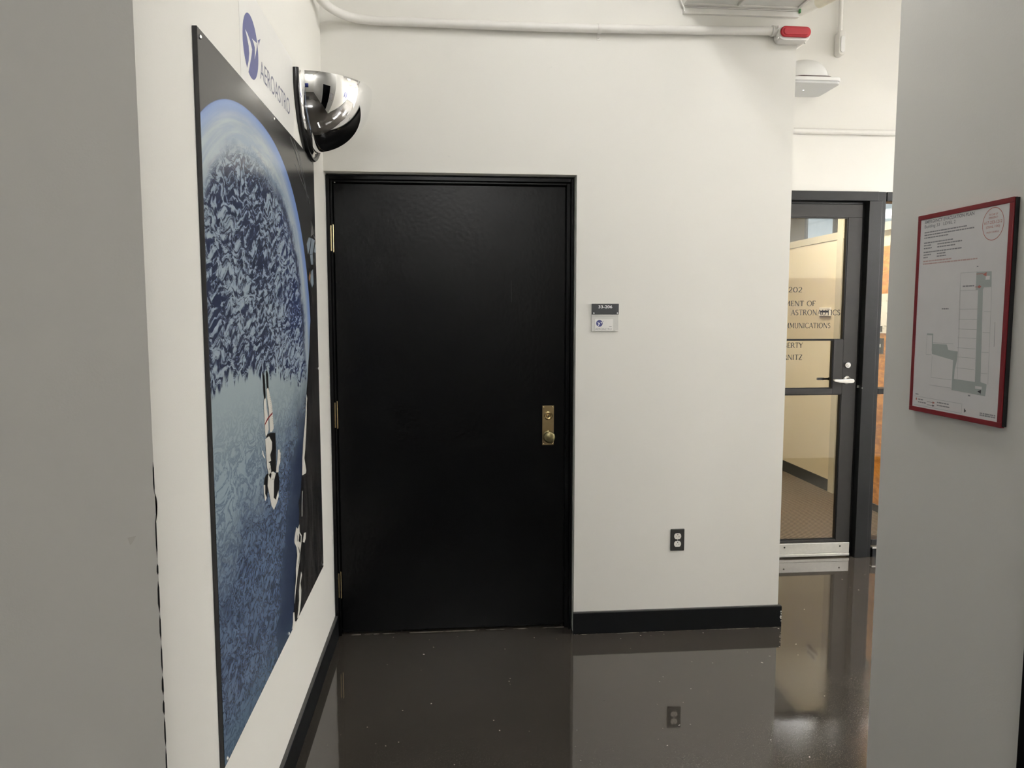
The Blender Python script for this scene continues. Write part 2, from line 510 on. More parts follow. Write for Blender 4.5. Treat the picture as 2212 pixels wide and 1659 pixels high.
# back wall with the recess for the black door
OPX, OPZ, DEP = 1.144, 2.180, .14
b = B()
bx(b, -.2, XR, DEP, YG-.002, 0, CEIL)
bx(b, -.2, OPX, 0, DEP, OPZ, CEIL)
bx(b, OPX, XR, 0, DEP, 0, CEIL)
structure(obj('wall_back', b, 'wall'), 'off-white painted wall around the black door')
b = B(); bx(b, -.2, 0, -2.046, DEP, 0, CEIL)
wl = structure(obj('wall_left', b, 'wall'), 'off-white wall behind the orbital poster')
b = B(); bx(b, -4.2, -.2, -2.046, -1.846, 0, CEIL)
structure(obj('wall_front_left', b, 'wall'), 'shaded end of the near wall at the left edge')
b = B(); bx(b, 1.667, 1.93, -2.143, -1.627, 0, CEIL); bx(b, 1.93, 9.2, -1.9, -1.627, 0, CEIL)
structure(obj('wall_right', b, 'wall'), 'shaded pier that carries the evacuation plan')
# room behind the camera
b = B(); bx(b, 1.667, 1.93, -3.16, -2.143, 2.19, CEIL); bx(b, 1.667, 1.93, -7.2, -3.16, 0, CEIL)
structure(obj('wall_right_rear', b, 'wall'))
b = B(); bx(b, -4.2, 1.667, -7.2, -7.0, 0, CEIL)
structure(obj('wall_rear', b, 'wall'))
b = B(); bx(b, -4.2, -4.0, -7.0, -2.046, 0, CEIL)
structure(obj('wall_left_rear', b, 'wall'))
b = B(); bx(b, 9.0, 9.2, -1.627, YG, 0, CEIL)
structure(obj('wall_hall_end', b, 'wall'))
# wall above and beside the glass front
b = B(); bx(b, XR, 9.0, YG, YG+.18, 2.288, CEIL); bx(b, 4.95, 9.0, YG, YG+.18, 0, 2.288)
structure(obj('wall_far', b, 'wall'), 'bright white wall above the glass door')
# baseboards
def baseboard(name, x0, x1, y0, y1, lip, label=None):
    root = structure(box(name, 'black_base', x0, x1, y0, y1, 0, .104, bevel=.0015), label)
    box('top_edge', 'black_base_lip', *lip, .104, .108, root)  # top edge in a lighter black than the board
    return root
baseboard('baseboard_left', .0, .015, -2.046, .058, (.0, .013, -2.046, .058), 'black baseboard under the poster')
bb = baseboard('baseboard_back', OPX-.004, XR+.015, -.015, 0, (OPX-.004, XR+.013, -.013, 0), 'black baseboard right of the black door')
b = B()
for z, s in ((.078, .006), (.066, .004), (.052, .008), (.043, .005), (.03, .003)):
    cx = XR+.0125
    pts = [(cx-s, z-s*.5), (cx-.001, z-s*.8), (cx+.0023, z), (cx-.001, z+s*.9), (cx-s*.6, z+s*.6)]
    prism(b, pts, -.0157, -.0149, lambda p: (p[0], p[2], p[1]))
islands('paint_chip', b, 'chip', bb)
box('baseboard_side', 'black_base', XR, XR+.015, 0, YG-.04, 0, .104)['kind'] = 'structure'
structure(box('baseboard_right', 'black_base', 1.93, 9.0, -1.627, -1.612, 0, .108))
structure(box('baseboard_far', 'black_base', 4.95, 9.0, YG-.015, YG, 0, .108))
# chipped dark seam down the left corner bead, and small dents
b = B(); random.seed(5)
z = 1.27
while z > .05:
    L = random.uniform(.02, .085); wd = random.uniform(.0016, .0028)*(1.0 if z < 1.1 else .6)
    x = -.0005
    pts = [(x-wd*.2, z), (x+.0008, z-L*.2), (x+.0007, z-L*.8), (x-wd*.1, z-L), (x-wd, z-L*.7), (x-wd*.8, z-L*.25)]
    prism(b, pts, -2.0468, -2.0455, lambda p: (p[0], p[2], p[1]))
    z -= L + random.uniform(.002, .012) + (.03 if z > 1.18 else 0)
obj('corner_crack', b, 'crack', wl)['kind'] = 'stuff'
b = B()
prism(b, [(-.052, 1.128), (-.037, 1.131), (-.045, 1.117), (-.048, 1.114)], -2.0466, -2.0458, lambda p: (p[0], p[2], p[1]))
obj('wall_dent', b, 'chip', wl)
b = B()
prism(b, [(.0, 1.212), (.003, 1.20), (.004, 1.185), (.002, 1.165), (.0, 1.158)], -2.0466, -2.0450, lambda p: (p[2]*0+.0006, -2.046+p[0]*2+(p[2]+2.0466)*.2, p[1]))
obj('paint_chip', b, 'chip', wl)

# ------------------------------------------------------------------ black door in the back wall
D1 = bpy.data.objects.new('door_1', None); COL.objects.link(D1); D1.location = (.56, .07, 0)
D1['kind'] = 'structure'; D1['label'] = 'plain black door with brass knob plate and three brass hinges'
bpy.context.view_layer.update()
b = B()                                     # pressed steel frame: face, then a step in towards the leaf
bx(b, .001, .017, .05, DEP, 0, OPZ-.006); bx(b, .017, .027, .066, DEP, 0, OPZ-.02)
bx(b, OPX-.017, OPX-.006, .05, DEP, 0, OPZ-.006); bx(b, 1.1085, OPX-.017, .068, DEP, 0, OPZ-.02)
bx(b, .017, OPX-.017, .05, DEP, OPZ-.026, OPZ-.006); bx(b, .027, 1.1085, .066, DEP, 2.144, OPZ-.026)
obj('door_frame', b, 'black_paint', D1, bevel=.0018)
leaf = box('door_leaf', 'black_paint', .0305, 1.1045, .086, .132, .012, 2.139, D1, bevel=.0012)
b = B()
prism(b, [(1.0985+(0), 0.9)]*0 or [(.8486, 1.705), (.8496, 1.705), (.8499, 1.60), (.8488, 1.60)], .0857, .0862, lambda p: (p[0], p[2], p[1]))
obj('scratch', b, 'black_base_lip', leaf)
box('paint_chip', 'chip', .036, .042, .064, .070, 2.1405, 2.1435, D1, bevel=.001)
def hinge(z0, z1, mat):
    cx = .0245
    b = B(); n = 5; L = (z1-z0)/n
    for i in range(n):
        cyl(b, (cx, .074, z0+i*L+.0006), (cx, .074, z0+(i+1)*L-.0006), .0062, 14)
    h = obj('hinge', b, mat, D1, smooth_=30)
    b = B(); bx(b, cx-.0135, cx-.003, .0655, .0675, z0+.004, z1-.004); obj('hinge_leaf', b, mat, h, bevel=.0006)
    b = B()
    lathe(b, (cx, .074, z1-.0006), (0,0,1), (1,0,0), [(.0055, 0), (.0045, .003), (.0, .004)], 12)
    lathe(b, (cx, .074, z0+.0006), (0,0,-1), (1,0,0), [(.0055, 0), (.0045, .003), (.0, .004)], 12)
    islands('pin_tip', b, mat, h, smooth_=True)
hinge(1.829, 1.953, 'brass_bright'); hinge(1.010, 1.136, 'brass'); hinge(.187, .314, 'brass')
# knob plate
px0, px1, pz0, pz1 = .9982, 1.0545, .9128, 1.1052
plate = box('lock_plate', 'brass', px0, px1, .0825, .086, pz0, pz1, leaf, bevel=.001)
# plate is a sub-part of the leaf, so cylinder and knob sit beside it as sub-parts of the leaf too
b = B(); zc = 1.0560; xc = 1.0265
lathe(b, (xc, .0825, zc), (0,-1,0), (0,0,1), [(.0205, 0), (.0205, .004), (.017, .0065), (.0115, .0065), (.0085, .0045), (.008, .0045), (.0078, .009), (0, .0095)], 36)
obj('lock_cylinder', b, 'brass_mid', leaf, smooth_=35)
b = B(); bx(b, xc-.001, xc+.001, .0725, .074, zc-.0065, zc+.004); obj('keyhole', b, 'slot', leaf)
b = B(); zk = .9585
lathe(b, (xc+.001, .0825, zk), (0,-1,0), (0,0,1), [(.026, 0), (.0245, .003), (.014, .006), (.0115, .012), (.0115, .026), (.018, .031), (.0255, .037), (.0283, .044), (.0278, .050), (.0235, .0545), (.014, .0572), (0, .058)], 40)
obj('door_knob', b, 'brass_dull', leaf, smooth_=50)
b = B()
for sx in (px0+.006, px1-.006):
    for sz in (pz0+.0065, pz1-.0065):
        lathe(b, (sx, .0825, sz), (0,-1,0), (0,0,1), [(.0032, 0), (.0028, .0012), (0, .0018)], 12)
islands('plate_screw', b, 'brass_bright', leaf, smooth_=True)

# ------------------------------------------------------------------ things on the left wall
PT = thing('poster_panel', (.0, -1.0205, .4737), 'large glossy poster of the Earth from orbit on the left wall', 'poster')
PY0, PY1, PZ0, PZ1 = -1.733, -.308, .474, 2.161
b = B(); bx(b, .0003, .0105, PY0, PY1, PZ0, PZ1)
obj('backing_board', b, 'rubber', PT, bevel=.0006)
b = B(); vs = [b.verts.new((.0107, y, z)) for y, z in ((PY0+.002, PZ0+.002), (PY1-.002, PZ0+.002), (PY1-.002, PZ1-.002), (PY0+.002, PZ1-.002))]; b.faces.new(vs)
pr = obj('print_sheet', b, 'poster', PT, origin=(.0107, PY0, PZ0))
XP = .0110
def on_poster(name, polys, mat, k=0): return flat(name, polys, XP+k*.0004, mat, PT)
# printed vessel structure along the right side
SB = [(-.310,1.74),(-.36,1.742),(-.3972,1.7338),(-.43,1.70),(-.4324,1.5984),(-.4859,1.4885),(-.5079,1.41),(-.5328,1.3636),(-.562,1.2982),(-.5931,1.2452),(-.6064,1.191),(-.6429,1.1369),
      (-.681,1.0661),(-.7128,.9958),(-.723,.9617),(-.7598,.891),(-.7973,.8754),(-.7836,.847),(-.7952,.8006),(-.8308,.7767),(-.8285,.7421),(-.8285,.6912),(-.8671,.6591),(-.8856,.6209),
      (-.9117,.575),(-.925,.5249),(-.9564,.483),(-.945,.4762),(-.310,.4762)]
on_poster('printed_structure', [SB], 'poster_struct', 1)
def strip(pts, w_):
    out = []
    for (a, b_), (c, d_) in zip(pts, pts[1:]):
        v = Vector((c-a, d_-b_)).normalized(); n = Vector((-v.y, v.x))*w_
        out.append([(a+n.x, b_+n.y), (c+n.x, d_+n.y), (c-n.x, d_-n.y), (a-n.x, b_-n.y)])
    return out
tr = strip([(-.7634,2.15),(-.67,2.112),(-.5787,2.0688),(-.4283,1.9724)], .0022) + strip([(-.7012,2.15),(-.6132,2.1204),(-.5642,2.0715)], .0020) \
   + strip([(-.6913,2.0734),(-.5831,2.0358),(-.441,1.9931)], .0015) + strip([(-.72,2.13),(-.60,2.09),(-.5,2.01)], .0010) + strip([(-.62,2.14),(-.55,2.09),(-.47,1.98)], .0012) \
   + strip([(-.40,1.91),(-.36,1.86),(-.32,1.85)], .003) + [[(-.3891,1.9088),(-.3454,1.8671),(-.4137,1.8483)]]
on_poster('printed_truss', tr, 'poster_line', 1)
on_poster('printed_solar_panel', [[(-.4622,1.8405),(-.4145,1.8425),(-.4523,1.7988),(-.4869,1.7732),(-.5122,1.8103)], [(-.4047,1.8434),(-.3321,1.8419),(-.3906,1.7809),(-.4555,1.7757)],
          [(-.3239,1.8279),(-.312,1.8126),(-.3156,1.7932),(-.3559,1.7925)], [(-.4464,1.7736),(-.3906,1.7809),(-.3798,1.7408),(-.4291,1.7375)], [(-.4327,1.7113),(-.3889,1.7226),(-.3839,1.6642),(-.419,1.6482),(-.4604,1.6725)]], 'poster_panel', 2)
on_poster('printed_boom', [[(-.50,1.675),(-.4627,1.7239),(-.445,1.70),(-.455,1.65),(-.42,1.60),(-.45,1.56),(-.48,1.62)]], 'poster_dark', 2)
on_poster('printed_bronze_part', [[(-.4894,1.6882),(-.4584,1.7098),(-.4524,1.6844),(-.4766,1.6689)]], 'poster_brown', 3)
W1 = [(-.5955,1.2417),(-.582,1.2254),(-.5947,1.2045),(-.600,1.1764),(-.6100,1.1327),(-.634,1.0777),(-.6480,1.0433),(-.6691,1.0109),(-.6384,.9584),(-.6493,.9496),(-.7181,.957),(-.7064,1.0162),(-.6785,1.0839),(-.6429,1.1369),(-.617,1.185)]
W2 = [(-.8479,.8013),(-.8225,.787),(-.7934,.7956),(-.7928,.7683),(-.7575,.7434),(-.7647,.7224),(-.7885,.6953),(-.8004,.6705),(-.8351,.6423),(-.8638,.613),(-.8914,.5784),(-.9127,.5477),(-.9027,.5827),(-.8752,.6283),(-.8735,.6613),(-.844,.6991),(-.8534,.7302),(-.8847,.7567),(-.8858,.7681),(-.8706,.7829)]
W3 = [(-.7134,.7405),(-.6766,.731),(-.6872,.7104),(-.7111,.7029),(-.7394,.7146),(-.7256,.728)]
W4 = [(-.7845,.6189),(-.7722,.6029),(-.8011,.5815),(-.7908,.5516),(-.8025,.5184),(-.8249,.4898),(-.8508,.4770),(-.8734,.4812),(-.8541,.5016),(-.8335,.5305),(-.8317,.5642),(-.8108,.5937)]
W5 = [(-.9375,.5286),(-.9187,.5223),(-.913,.4866),(-.8915,.4785),(-.9122,.4765),(-.9451,.4765),(-.9632,.4804),(-.9455,.4975)]
on_poster('printed_white_fittings', [W1, W2, W3, W4, W5, *strip([(-.722,.90),(-.735,.86),(-.742,.81)], .004)], 'poster_white', 2)
on_poster('printed_gaps', [[(-.80,.765),(-.772,.745),(-.782,.725),(-.815,.74)], [(-.838,.77),(-.832,.765),(-.836,.745),(-.842,.75)], *strip([(-.82,.72),(-.80,.69),(-.83,.66)], .004)], 'poster_dark', 3)
# printed astronaut, head down
on_poster('printed_dark_gear', [[(-1.2574,1.3713),(-1.2457,1.3727),(-1.233,1.3637),(-1.2268,1.3201),(-1.2274,1.2972),(-1.2471,1.2979),(-1.2521,1.3227)],
          [(-1.2127,1.375),(-1.2017,1.3771),(-1.1911,1.3661),(-1.1899,1.3281),(-1.1789,1.3182),(-1.2057,1.318),(-1.2145,1.342)],
          [(-1.2342,1.1883),(-1.1833,1.1875),(-1.1208,1.1776),(-1.1143,1.126),(-1.1207,1.0965),(-1.1232,1.0571),(-1.2108,1.0697),(-1.2281,1.0763),(-1.2369,1.1481)],
          [(-1.2706,1.0681),(-1.2402,1.076),(-1.1995,1.0613),(-1.2021,1.0411),(-1.2277,1.0321),(-1.2553,1.0036),(-1.277,1.0177),(-1.2854,1.0427)],
          [(-1.1558,1.0579),(-1.0973,1.0501),(-1.082,1.0108),(-1.0918,.988),(-1.1344,.9704),(-1.1664,.9754),(-1.1739,1.0166)]], 'poster_dark', 1)
on_poster('printed_suit', [[(-1.2534,1.2944),(-1.2295,1.2988),(-1.2217,1.2676),(-1.208,1.2338),(-1.2061,1.2013),(-1.2194,1.1917),(-1.2441,1.1841),(-1.2504,1.2082),(-1.2534,1.2487)],
          [(-1.2147,1.3218),(-1.1962,1.3258),(-1.175,1.3002),(-1.1542,1.2682),(-1.1485,1.2435),(-1.1426,1.2097),(-1.142,1.1945),(-1.1645,1.1875),(-1.1892,1.1899),(-1.1928,1.2288),(-1.198,1.2647),(-1.2121,1.2955)],
          [(-1.2506,1.1794),(-1.2027,1.1802),(-1.1685,1.1567),(-1.1711,1.1363),(-1.1977,1.1233),(-1.1879,1.1036),(-1.2245,1.1049),(-1.2449,1.1322)],
          [(-1.2449,1.1322),(-1.2186,1.1037),(-1.200,1.0982),(-1.1948,1.087),(-1.190,1.0598),(-1.1985,1.05),(-1.223,1.0693),(-1.238,1.093)],
          [(-1.2292,1.0678),(-1.1675,1.0664),(-1.1304,1.0525),(-1.1588,1.0343),(-1.169,.9852),(-1.1408,.972),(-1.1046,.9941),(-1.1004,.9744),(-1.1223,.9612),(-1.17,.9475),(-1.199,.9686),(-1.2241,1.0136),(-1.2391,1.0377)],
          [(-1.122,1.0661),(-1.1025,1.093),(-1.0911,1.1187),(-1.075,1.1177),(-1.0565,1.0998),(-1.0669,1.0735),(-1.0885,1.0654),(-1.0949,1.048),(-1.1262,1.0547)],
          [(-1.2908,1.1522),(-1.2807,1.1517),(-1.2755,1.138),(-1.2606,1.1279),(-1.269,1.1258),(-1.2867,1.1401)],
          [(-1.2865,1.0516),(-1.2674,1.0472),(-1.2706,1.0219),(-1.255,1.0065),(-1.2733,1.0009),(-1.2853,1.0254)]], 'poster_white', 2)
on_poster('printed_suit_stripe', [[(-1.253,1.2243),(-1.2135,1.2375),(-1.1533,1.2456),(-1.1512,1.2418),(-1.2082,1.2324),(-1.2488,1.2208)]], 'poster_red', 3)
dk = []
random.seed(9)
for i in range(26):
    a = random.uniform(-1.225, -1.13); c = 1.10 - (a+1.225)*.2 - random.uniform(0, .05); s = random.uniform(.003, .008)
    dk.append([(a, c), (a+s, c+s*.4), (a+s*1.3, c-s*.4), (a+s*.3, c-s*.6)])
for i in range(14):
    a = -1.078 + random.uniform(-.008, .014); c = 1.075+i*.0032; dk.append([(a, c), (a+.012, c+.001), (a+.010, c-.001)])
for i in range(16):
    c = 1.30-i*.006; a = -1.188+i*.0022; dk.append([(a, c), (a+.01, c+.0008), (a+.009, c-.0012)])
on_poster('printed_suit_folds', dk, 'poster_dark', 4)
on_poster('printed_line', [[(-.355,.501),(-.315,.535),(-.3135,.533),(-.352,.499)]], 'poster_line', 3)
def screw(x, y, z, N, parent, r=.006, name='screw', mat='screw'):
    b = B(); lathe(b, (x, y, z), N, (0,0,1), [(r, 0), (r*.95, .0015), (r*.5, .003), (0, .0034)], 14)
    return obj(name, b, mat, parent, smooth_=True)
for y, z in ((PY0+.02, PZ1-.017), (PY0+.02, PZ0+.012), (PY1-.012, PZ1-.012), (PY1-.012, PZ0+.012), (-1.01, PZ1-.012), (-1.01, PZ0+.012), (PY1-.010, 1.32)):
    screw(.0112, y, z, (1,0,0), PT, .005)

# logo lettering above the poster
LG = thing('wall_logo', (.0, -1.0, 2.17), 'white vinyl sheet with round blue logo and AEROASTRO lettering', 'logo')
b = B(); bx(b, .0002, .0010, -1.345, -.640, 2.166, 2.445); obj('vinyl_sheet', b, 'logo_white', LG)
def circ(cy, cz, ry, rz, n=48): return [(cy+ry*math.cos(2*PI*k/n), cz+rz*math.sin(2*PI*k/n)) for k in range(n)]
flat('logo_disc', [circ(-1.2325, 2.2885, .0845, .0860)], .0012, 'logo_blue', LG)
big = [(-1.2895,2.3158),(-1.2639,2.3129),(-1.236,2.3016),(-1.2189,2.286),(-1.2265,2.2686),(-1.2455,2.2397),(-1.2722,2.2020),(-1.2830,2.2120),(-1.2614,2.2413),(-1.2523,2.2645),(-1.2561,2.2833),(-1.2716,2.3002)]
sml = [(-1.2178,2.3164),(-1.1925,2.3192),(-1.1600,2.3235),(-1.1631,2.3108),(-1.1753,2.2904),(-1.1944,2.2667),(-1.1869,2.2888),(-1.187,2.3026),(-1.2009,2.3116)]
flat('logo_arrows', [big, sml], .0014, 'logo_white', LG)
flat('logo_tick', [[(-1.1495,2.3348),(-1.1158,2.3509),(-1.1298,2.3353),(-1.1362,2.3236),(-1.1402,2.3305)]], .0014, 'logo_blue', LG)
text('lettering', 'AEROASTRO', (.0014, -1.1307, 2.2335), LEFT, .4187, .0555, 'logo_grey', LG, bold=-.002)

# convex half-dome mirror
MY, MZ, MR = -.368, 2.424, .238
MM = thing('dome_mirror', (0, MY, MZ), 'chrome half-dome security mirror mounted high beside the poster', 'mirror')
def half(prof, name, mat, smooth_=60, n=48, cap=False):
    b = B()
    # axis along +x, sweep the lower half circle in the y-z plane
    o = Vector((0, MY, MZ))
    rings = []
    for r, h in prof:
        rings.append([b.verts.new(o + Vector((h, -r*math.cos(PI*k/n), -r*math.sin(PI*k/n)))) for k in range(n+1)])
    for A, C in zip(rings, rings[1:]):
        for k in range(n): b.faces.new((A[k], A[k+1], C[k+1], C[k]))
    if cap:   # flat top
        b.faces.new([r[0] for r in rings] + [r[-1] for r in reversed(rings[:-1])])
        b.faces.new(rings[0])
    return obj(name, b, mat, MM, smooth_=smooth_)
prof = [(MR, .018)] + [(MR*math.cos(t), .018+.238*math.sin(t)) for t in [PI/2*k/40 for k in range(1, 41)]]
prof[-1] = (.0002, .018+.238)
half(prof, 'dome', 'mirror', 70, 96, True)
half([(MR-.002, .0), (MR+.024, .0), (MR+.026, .010), (MR+.018, .016), (MR+.006, .017), (MR+.001, .024), (MR-.004, .024)], 'flange', 'mirror', 60)
half([(MR+.020, .0), (MR+.034, .0), (MR+.036, .006), (MR+.036, .016), (MR+.032, .021), (MR+.024, .021), (MR+.020, .016)], 'edge_gasket', 'rubber', 60)

# ------------------------------------------------------------------ things on the back wall
SG = thing('room_sign', (1.2807, 0, 1.463), 'small 33-206 room sign right of the black door', 'sign')
box('sign_holder', 'sign_clear', 1.2165, 1.3450, -.006, -.0002, 1.4635, 1.5925, SG, bevel=.001)
box('number_plate', 'sign_black', 1.2172, 1.3455, -.0095, -.006, 1.5420, 1.5925, SG, bevel=.0012)
box('insert_card', 'paper', 1.2320, 1.3190, -.0075, -.006, 1.4655, 1.5210, SG)
b = B(); bx(b, 1.2180, 1.3435, -.0085, -.006, 1.5375, 1.5415); bx(b, 1.3300, 1.3440, -.008, -.006, 1.4640, 1.4675); islands('holder_lip', b, 'paper', SG)
text('room_number', '33-206', (1.2810, -.0098, 1.5705), BACK, .0655, .0150, 'sign_white', SG, 'C', bold=.018)
for x in (1.2265, 1.3385): screw(x, -.0095, 1.5480, (0,-1,0), SG, .0036, mat='sign_white')
lx, lz, k = 1.2540, 1.5010, .0157/.086
flat('logo_disc', [circ(lx, lz, .0153, .0157, 32)], -.0078, 'logo_blue', SG, BACK)
mp_ = lambda pl: [(lx+(a+1.2325)*k, lz+(c-2.2885)*k) for a, c in pl]
flat('logo_arrows', [mp_(big), mp_(sml)], -.0080, 'sign_white', SG, BACK)
flat('logo_tick', [mp_([(-1.1495,2.3348),(-1.1158,2.3509),(-1.1298,2.3353),(-1.1362,2.3236),(-1.1402,2.3305)])], -.0080, 'logo_blue', SG, BACK)
text('lettering', 'AEROASTRO', (1.2350, -.0078, 1.4700), BACK, .0780, .0092, 'ink_grey', SG, bold=-.005)
flat('small_mark', [[(1.3005, 1.4868), (1.3125, 1.4868), (1.3125, 1.4842), (1.3005, 1.4842)]], -.0078, 'ink_grey', SG, BACK)

OT = thing('wall_outlet', (1.6506, 0, .3980), 'duplex wall outlet with white faces on dark plate', 'outlet')
b = B()
A = rrect(1.6162, 1.6850, .3978, .5058, .003); C = rrect(1.6190, 1.6822, .4006, .5030, .003)
va = [b.verts.new((p[0], -.0004, p[1])) for p in A]; vb = [b.verts.new((p[0], -.003, p[1])) for p in A]; vc = [b.verts.new((p[0], -.0058, p[1])) for p in C]
n = len(A)
for P_, Q_ in ((va, vb), (vb, vc)):
    for i in range(n): b.faces.new((P_[i], P_[(i+1)%n], Q_[(i+1)%n], Q_[i]))
b.faces.new(vc); b.faces.new(va[::-1])
obj('cover_plate', b, 'outlet_plate', OT, bevel=0)
for zc in (.4325, .4710):
    pts = []
    for kk in range(40):
        t = 2*PI*kk/40; x = .0172*math.cos(t); z = max(-.0142, min(.0142, .0172*math.sin(t))); pts.append((1.6502+x, zc+z))
    b = B(); prism(b, pts, -.0082, -.0050, lambda p: (p[0], p[2], p[1]))
    rc = obj('receptacle', b, 'outlet_face', OT, bevel=.0006)
    b = B(); pr_ = [(1.6502-.0028, zc+.0098), (1.6502+.0028, zc+.0098), (1.6502+.0028, zc+.0080), (1.6502+.0015, zc+.0062), (1.6502-.0015, zc+.0062), (1.6502-.0028, zc+.0080)]
    prism(b, pr_, -.0084, -.0080, lambda p: (p[0], p[2], p[1])); obj('ground_hole', b, 'slot', rc)
    b = B(); bx(b, 1.6428, 1.6445, -.0084, -.0080, zc-.0045, zc+.0025); bx(b, 1.6550, 1.6566, -.0084, -.0080, zc-.0045, zc+.0025); bx(b, 1.6566, 1.6598, -.0084, -.0080, zc-.0018, zc+.0002)
    islands('slot', b, 'slot_grey', rc)
screw(1.6502, -.0058, .4518, (0,-1,0), OT, .0026)

# conduit along the top of the wall
CD = thing('wall_conduit', (1.1, -.03, 2.80), 'white painted conduit running along the top of the back wall', 'pipe')
pts = [(.028, -1.9, 2.87), (.028, -1.2, 2.86), (.028, -.40, 2.845), (.028, -.25, 2.842)]
for kk in range(1, 9):
    t = PI/2*kk/9; R_ = .17
    pts.append((.028+R_*(1-math.cos(t)), -.25+R_*.0+(.25-.028)*math.sin(t), 2.842-.020*kk/9))
pts += [(.25, -.028, 2.820), (.55, -.026, 2.8195), (.95, -.025, 2.8175), (1.24, -.025, 2.8200), (1.60, -.025, 2.8260), (2.045, -.026, 2.8345)]
b = B(); tube(b, pts, .0185, 20); obj('pipe', b, 'white_paint', CD, smooth_=60)
b = B()                        # one-hole strap
lathe(b, (1.228, -.025, 2.8200), (1, 0, 0), (0, 0, 1), [(.0188, 0), (.0212, .0), (.0212, .004), (.0222, .009), (.0212, .014), (.0212, .018), (.0188, .018)], 28)
bx(b, 1.230, 1.246, -.004, -.0003, 2.777, 2.806)
obj('strap', b, 'white_paint', CD, smooth_=35, bevel=.0008)
screw(1.238, -.004, 2.786, (0,-1,0), CD, .0040, mat='white_paint')
b = B()
lathe(b, (2.035, -.026, 2.8343), (1, 0, 0), (0, 0, 1), [(.0186, 0), (.0235, .0), (.0245, .004), (.0235, .008), (.0225, .012), (.0225, .022), (.020, .024)], 28)
obj('connector', b, 'white_paint', CD, smooth_=40)

JB = thing('conduit_body', (2.13, -.03, 2.80), 'conduit fitting with glossy red oval cover at the wall end', 'fitting')
cxz = (2.060, 2.202, 2.7955, 2.8425)
b = B(); prism(b, rrect(cxz[0]-.004, cxz[1]+.001, cxz[2]-.012, cxz[3]+.002, .024, 8), -.062, -.003, lambda p: (p[0], p[2], p[1]))
obj('housing', b, 'white_paint', JB, smooth_=40, bevel=.003)
b = B(); prism(b, rrect(*cxz, .0230, 10), -.073, -.0625, lambda p: (p[0], p[2], p[1]))
rcv = obj('red_cover', b, 'red_plastic', JB, smooth_=40, bevel=.004, seg=3)
b = B(); prism(b, rrect(cxz[0]+.012, cxz[1]-.012, cxz[2]+.008, cxz[3]-.008, .014, 10), -.0765, -.0732, lambda p: (p[0], p[2], p[1]))
obj('raised_panel', b, 'red_plastic', rcv, smooth_=40, bevel=.003, seg=3)
b = B()
for (sx, sz) in ((2.052, 2.8425), (2.050, 2.7935)): lathe(b, (sx, -.055, sz), (0,-1,0), (0,0,1), [(.0055, 0), (.0055, .008), (.003, .011), (0, .012)], 14)
islands('clamp_screw', b, 'white_paint', JB, smooth_=40)
b = B(); cyl(b, (2.192, -.03, 2.806), (2.192, .07, 2.806), .0185, 20); cyl(b, (2.185, -.048, 2.782), (2.185, -.048, 2.776), .004, 10)
obj('rear_hub', b, 'white_paint', JB, smooth_=40)

# overhead housing at the top edge
FX = thing('ceiling_housing', (1.9, -.6, 2.93), 'white ceiling fixture with two grey bottom panels above the red cover', 'fixture')
FX0, FX1, FY0, FY1, FZ = 1.618, 2.166, -1.22, -.018, 2.934
b = B()
bx(b, FX0, FX1, FY0, FY1, FZ+.03, FZ+.13)
bx(b, FX0, FX0+.014, FY0, FY1, FZ, FZ+.03); bx(b, FX1-.014, FX1, FY0, FY1, FZ, FZ+.03)
bx(b, FX0+.014, FX1-.014, FY0, FY0+.02, FZ, FZ+.03); bx(b, FX0+.014, FX1-.014, FY1-.02, FY1, FZ, FZ+.03)
obj('tray', b, 'white_paint', FX, bevel=.002)
for x0, x1 in ((FX0+.015, 1.866), (1.888, FX1-.015)):
    b = B(); bx(b, x0, x1, FY0+.021, FY1-.021, FZ+.006, FZ+.028); obj('bottom_panel', b, 'grey_plastic', FX, bevel=.001)
b = B(); bx(b, 1.868, 1.886, FY0+.021, FY1-.021, FZ-.003, FZ+.028); obj('divider', b, 'white_paint', FX, bevel=.002)
b = B(); bx(b, FX0+.006, FX1+.003, -.0175, -.0002, 2.9035, 2.927); bx(b, FX0+.006, FX1+.003, -.0175, -.006, 2.9285, 2.934); obj('wall_ledge', b, 'white_paint', FX, bevel=.001)
b = B(); tube(b, [(FX0-.006, -.03, 3.05), (FX0-.018, -.03, 3.00), (FX0-.016, -.03, 2.965), (FX0-.006, -.03, 2.940), (FX0+.006, -.028, 2.922), (FX0+.006, -.028, 2.905)], .0035, 10); obj('end_wire', b, 'white_paint', FX, smooth_=60)
b = B(); bx(b, FX1-.002, FX1+.006, -.030, -.018, 2.918, 2.936); obj('green_terminal', b, 'green_plug', FX, bevel=.002)
b = B()
for yy in (-1.1, -.15):
    for xx in (FX0+.05, FX1-.05): cyl(b, (xx, yy, FZ+.13), (xx, yy, CEIL), .004, 8)
islands('hanger_rod', b, 'white_paint', FX)

# ------------------------------------------------------------------ glass front: frame, door, sidelight
G = bpy.data.objects.new('door_2', None); COL.objects.link(G); G.location = (2.64, YG, 0); G['kind'] = 'structure'
G['label'] = 'dark framed glass door with department lettering and lever handle'
bpy.context.view_layer.update()
FRY0, FRY1 = YG-.018, YG+.09
b = B()
bx(b, XR+.002, 3.175, FRY0, FRY1, 2.232, 2.288)             # head
bx(b, 3.118, 3.2, FRY0, FRY1, 0, 2.232)                     # strike jamb
bx(b, XR+.002, XR+.05, FRY0, FRY1, 0, 2.232)                # hinge jamb
bx(b, 3.100, 3.118, YG+.03, FRY1, .0, 2.232); bx(b, XR+.05, 3.1, YG+.03, FRY1, 2.216, 2.232)  # stops
obj('door_frame', b, 'dark_steel', G, bevel=.002)
LX0, LX1, LY0, LY1 = XR+.054, 3.097, YG+.016, YG+.060
GX = 3.006; ST = 2.944
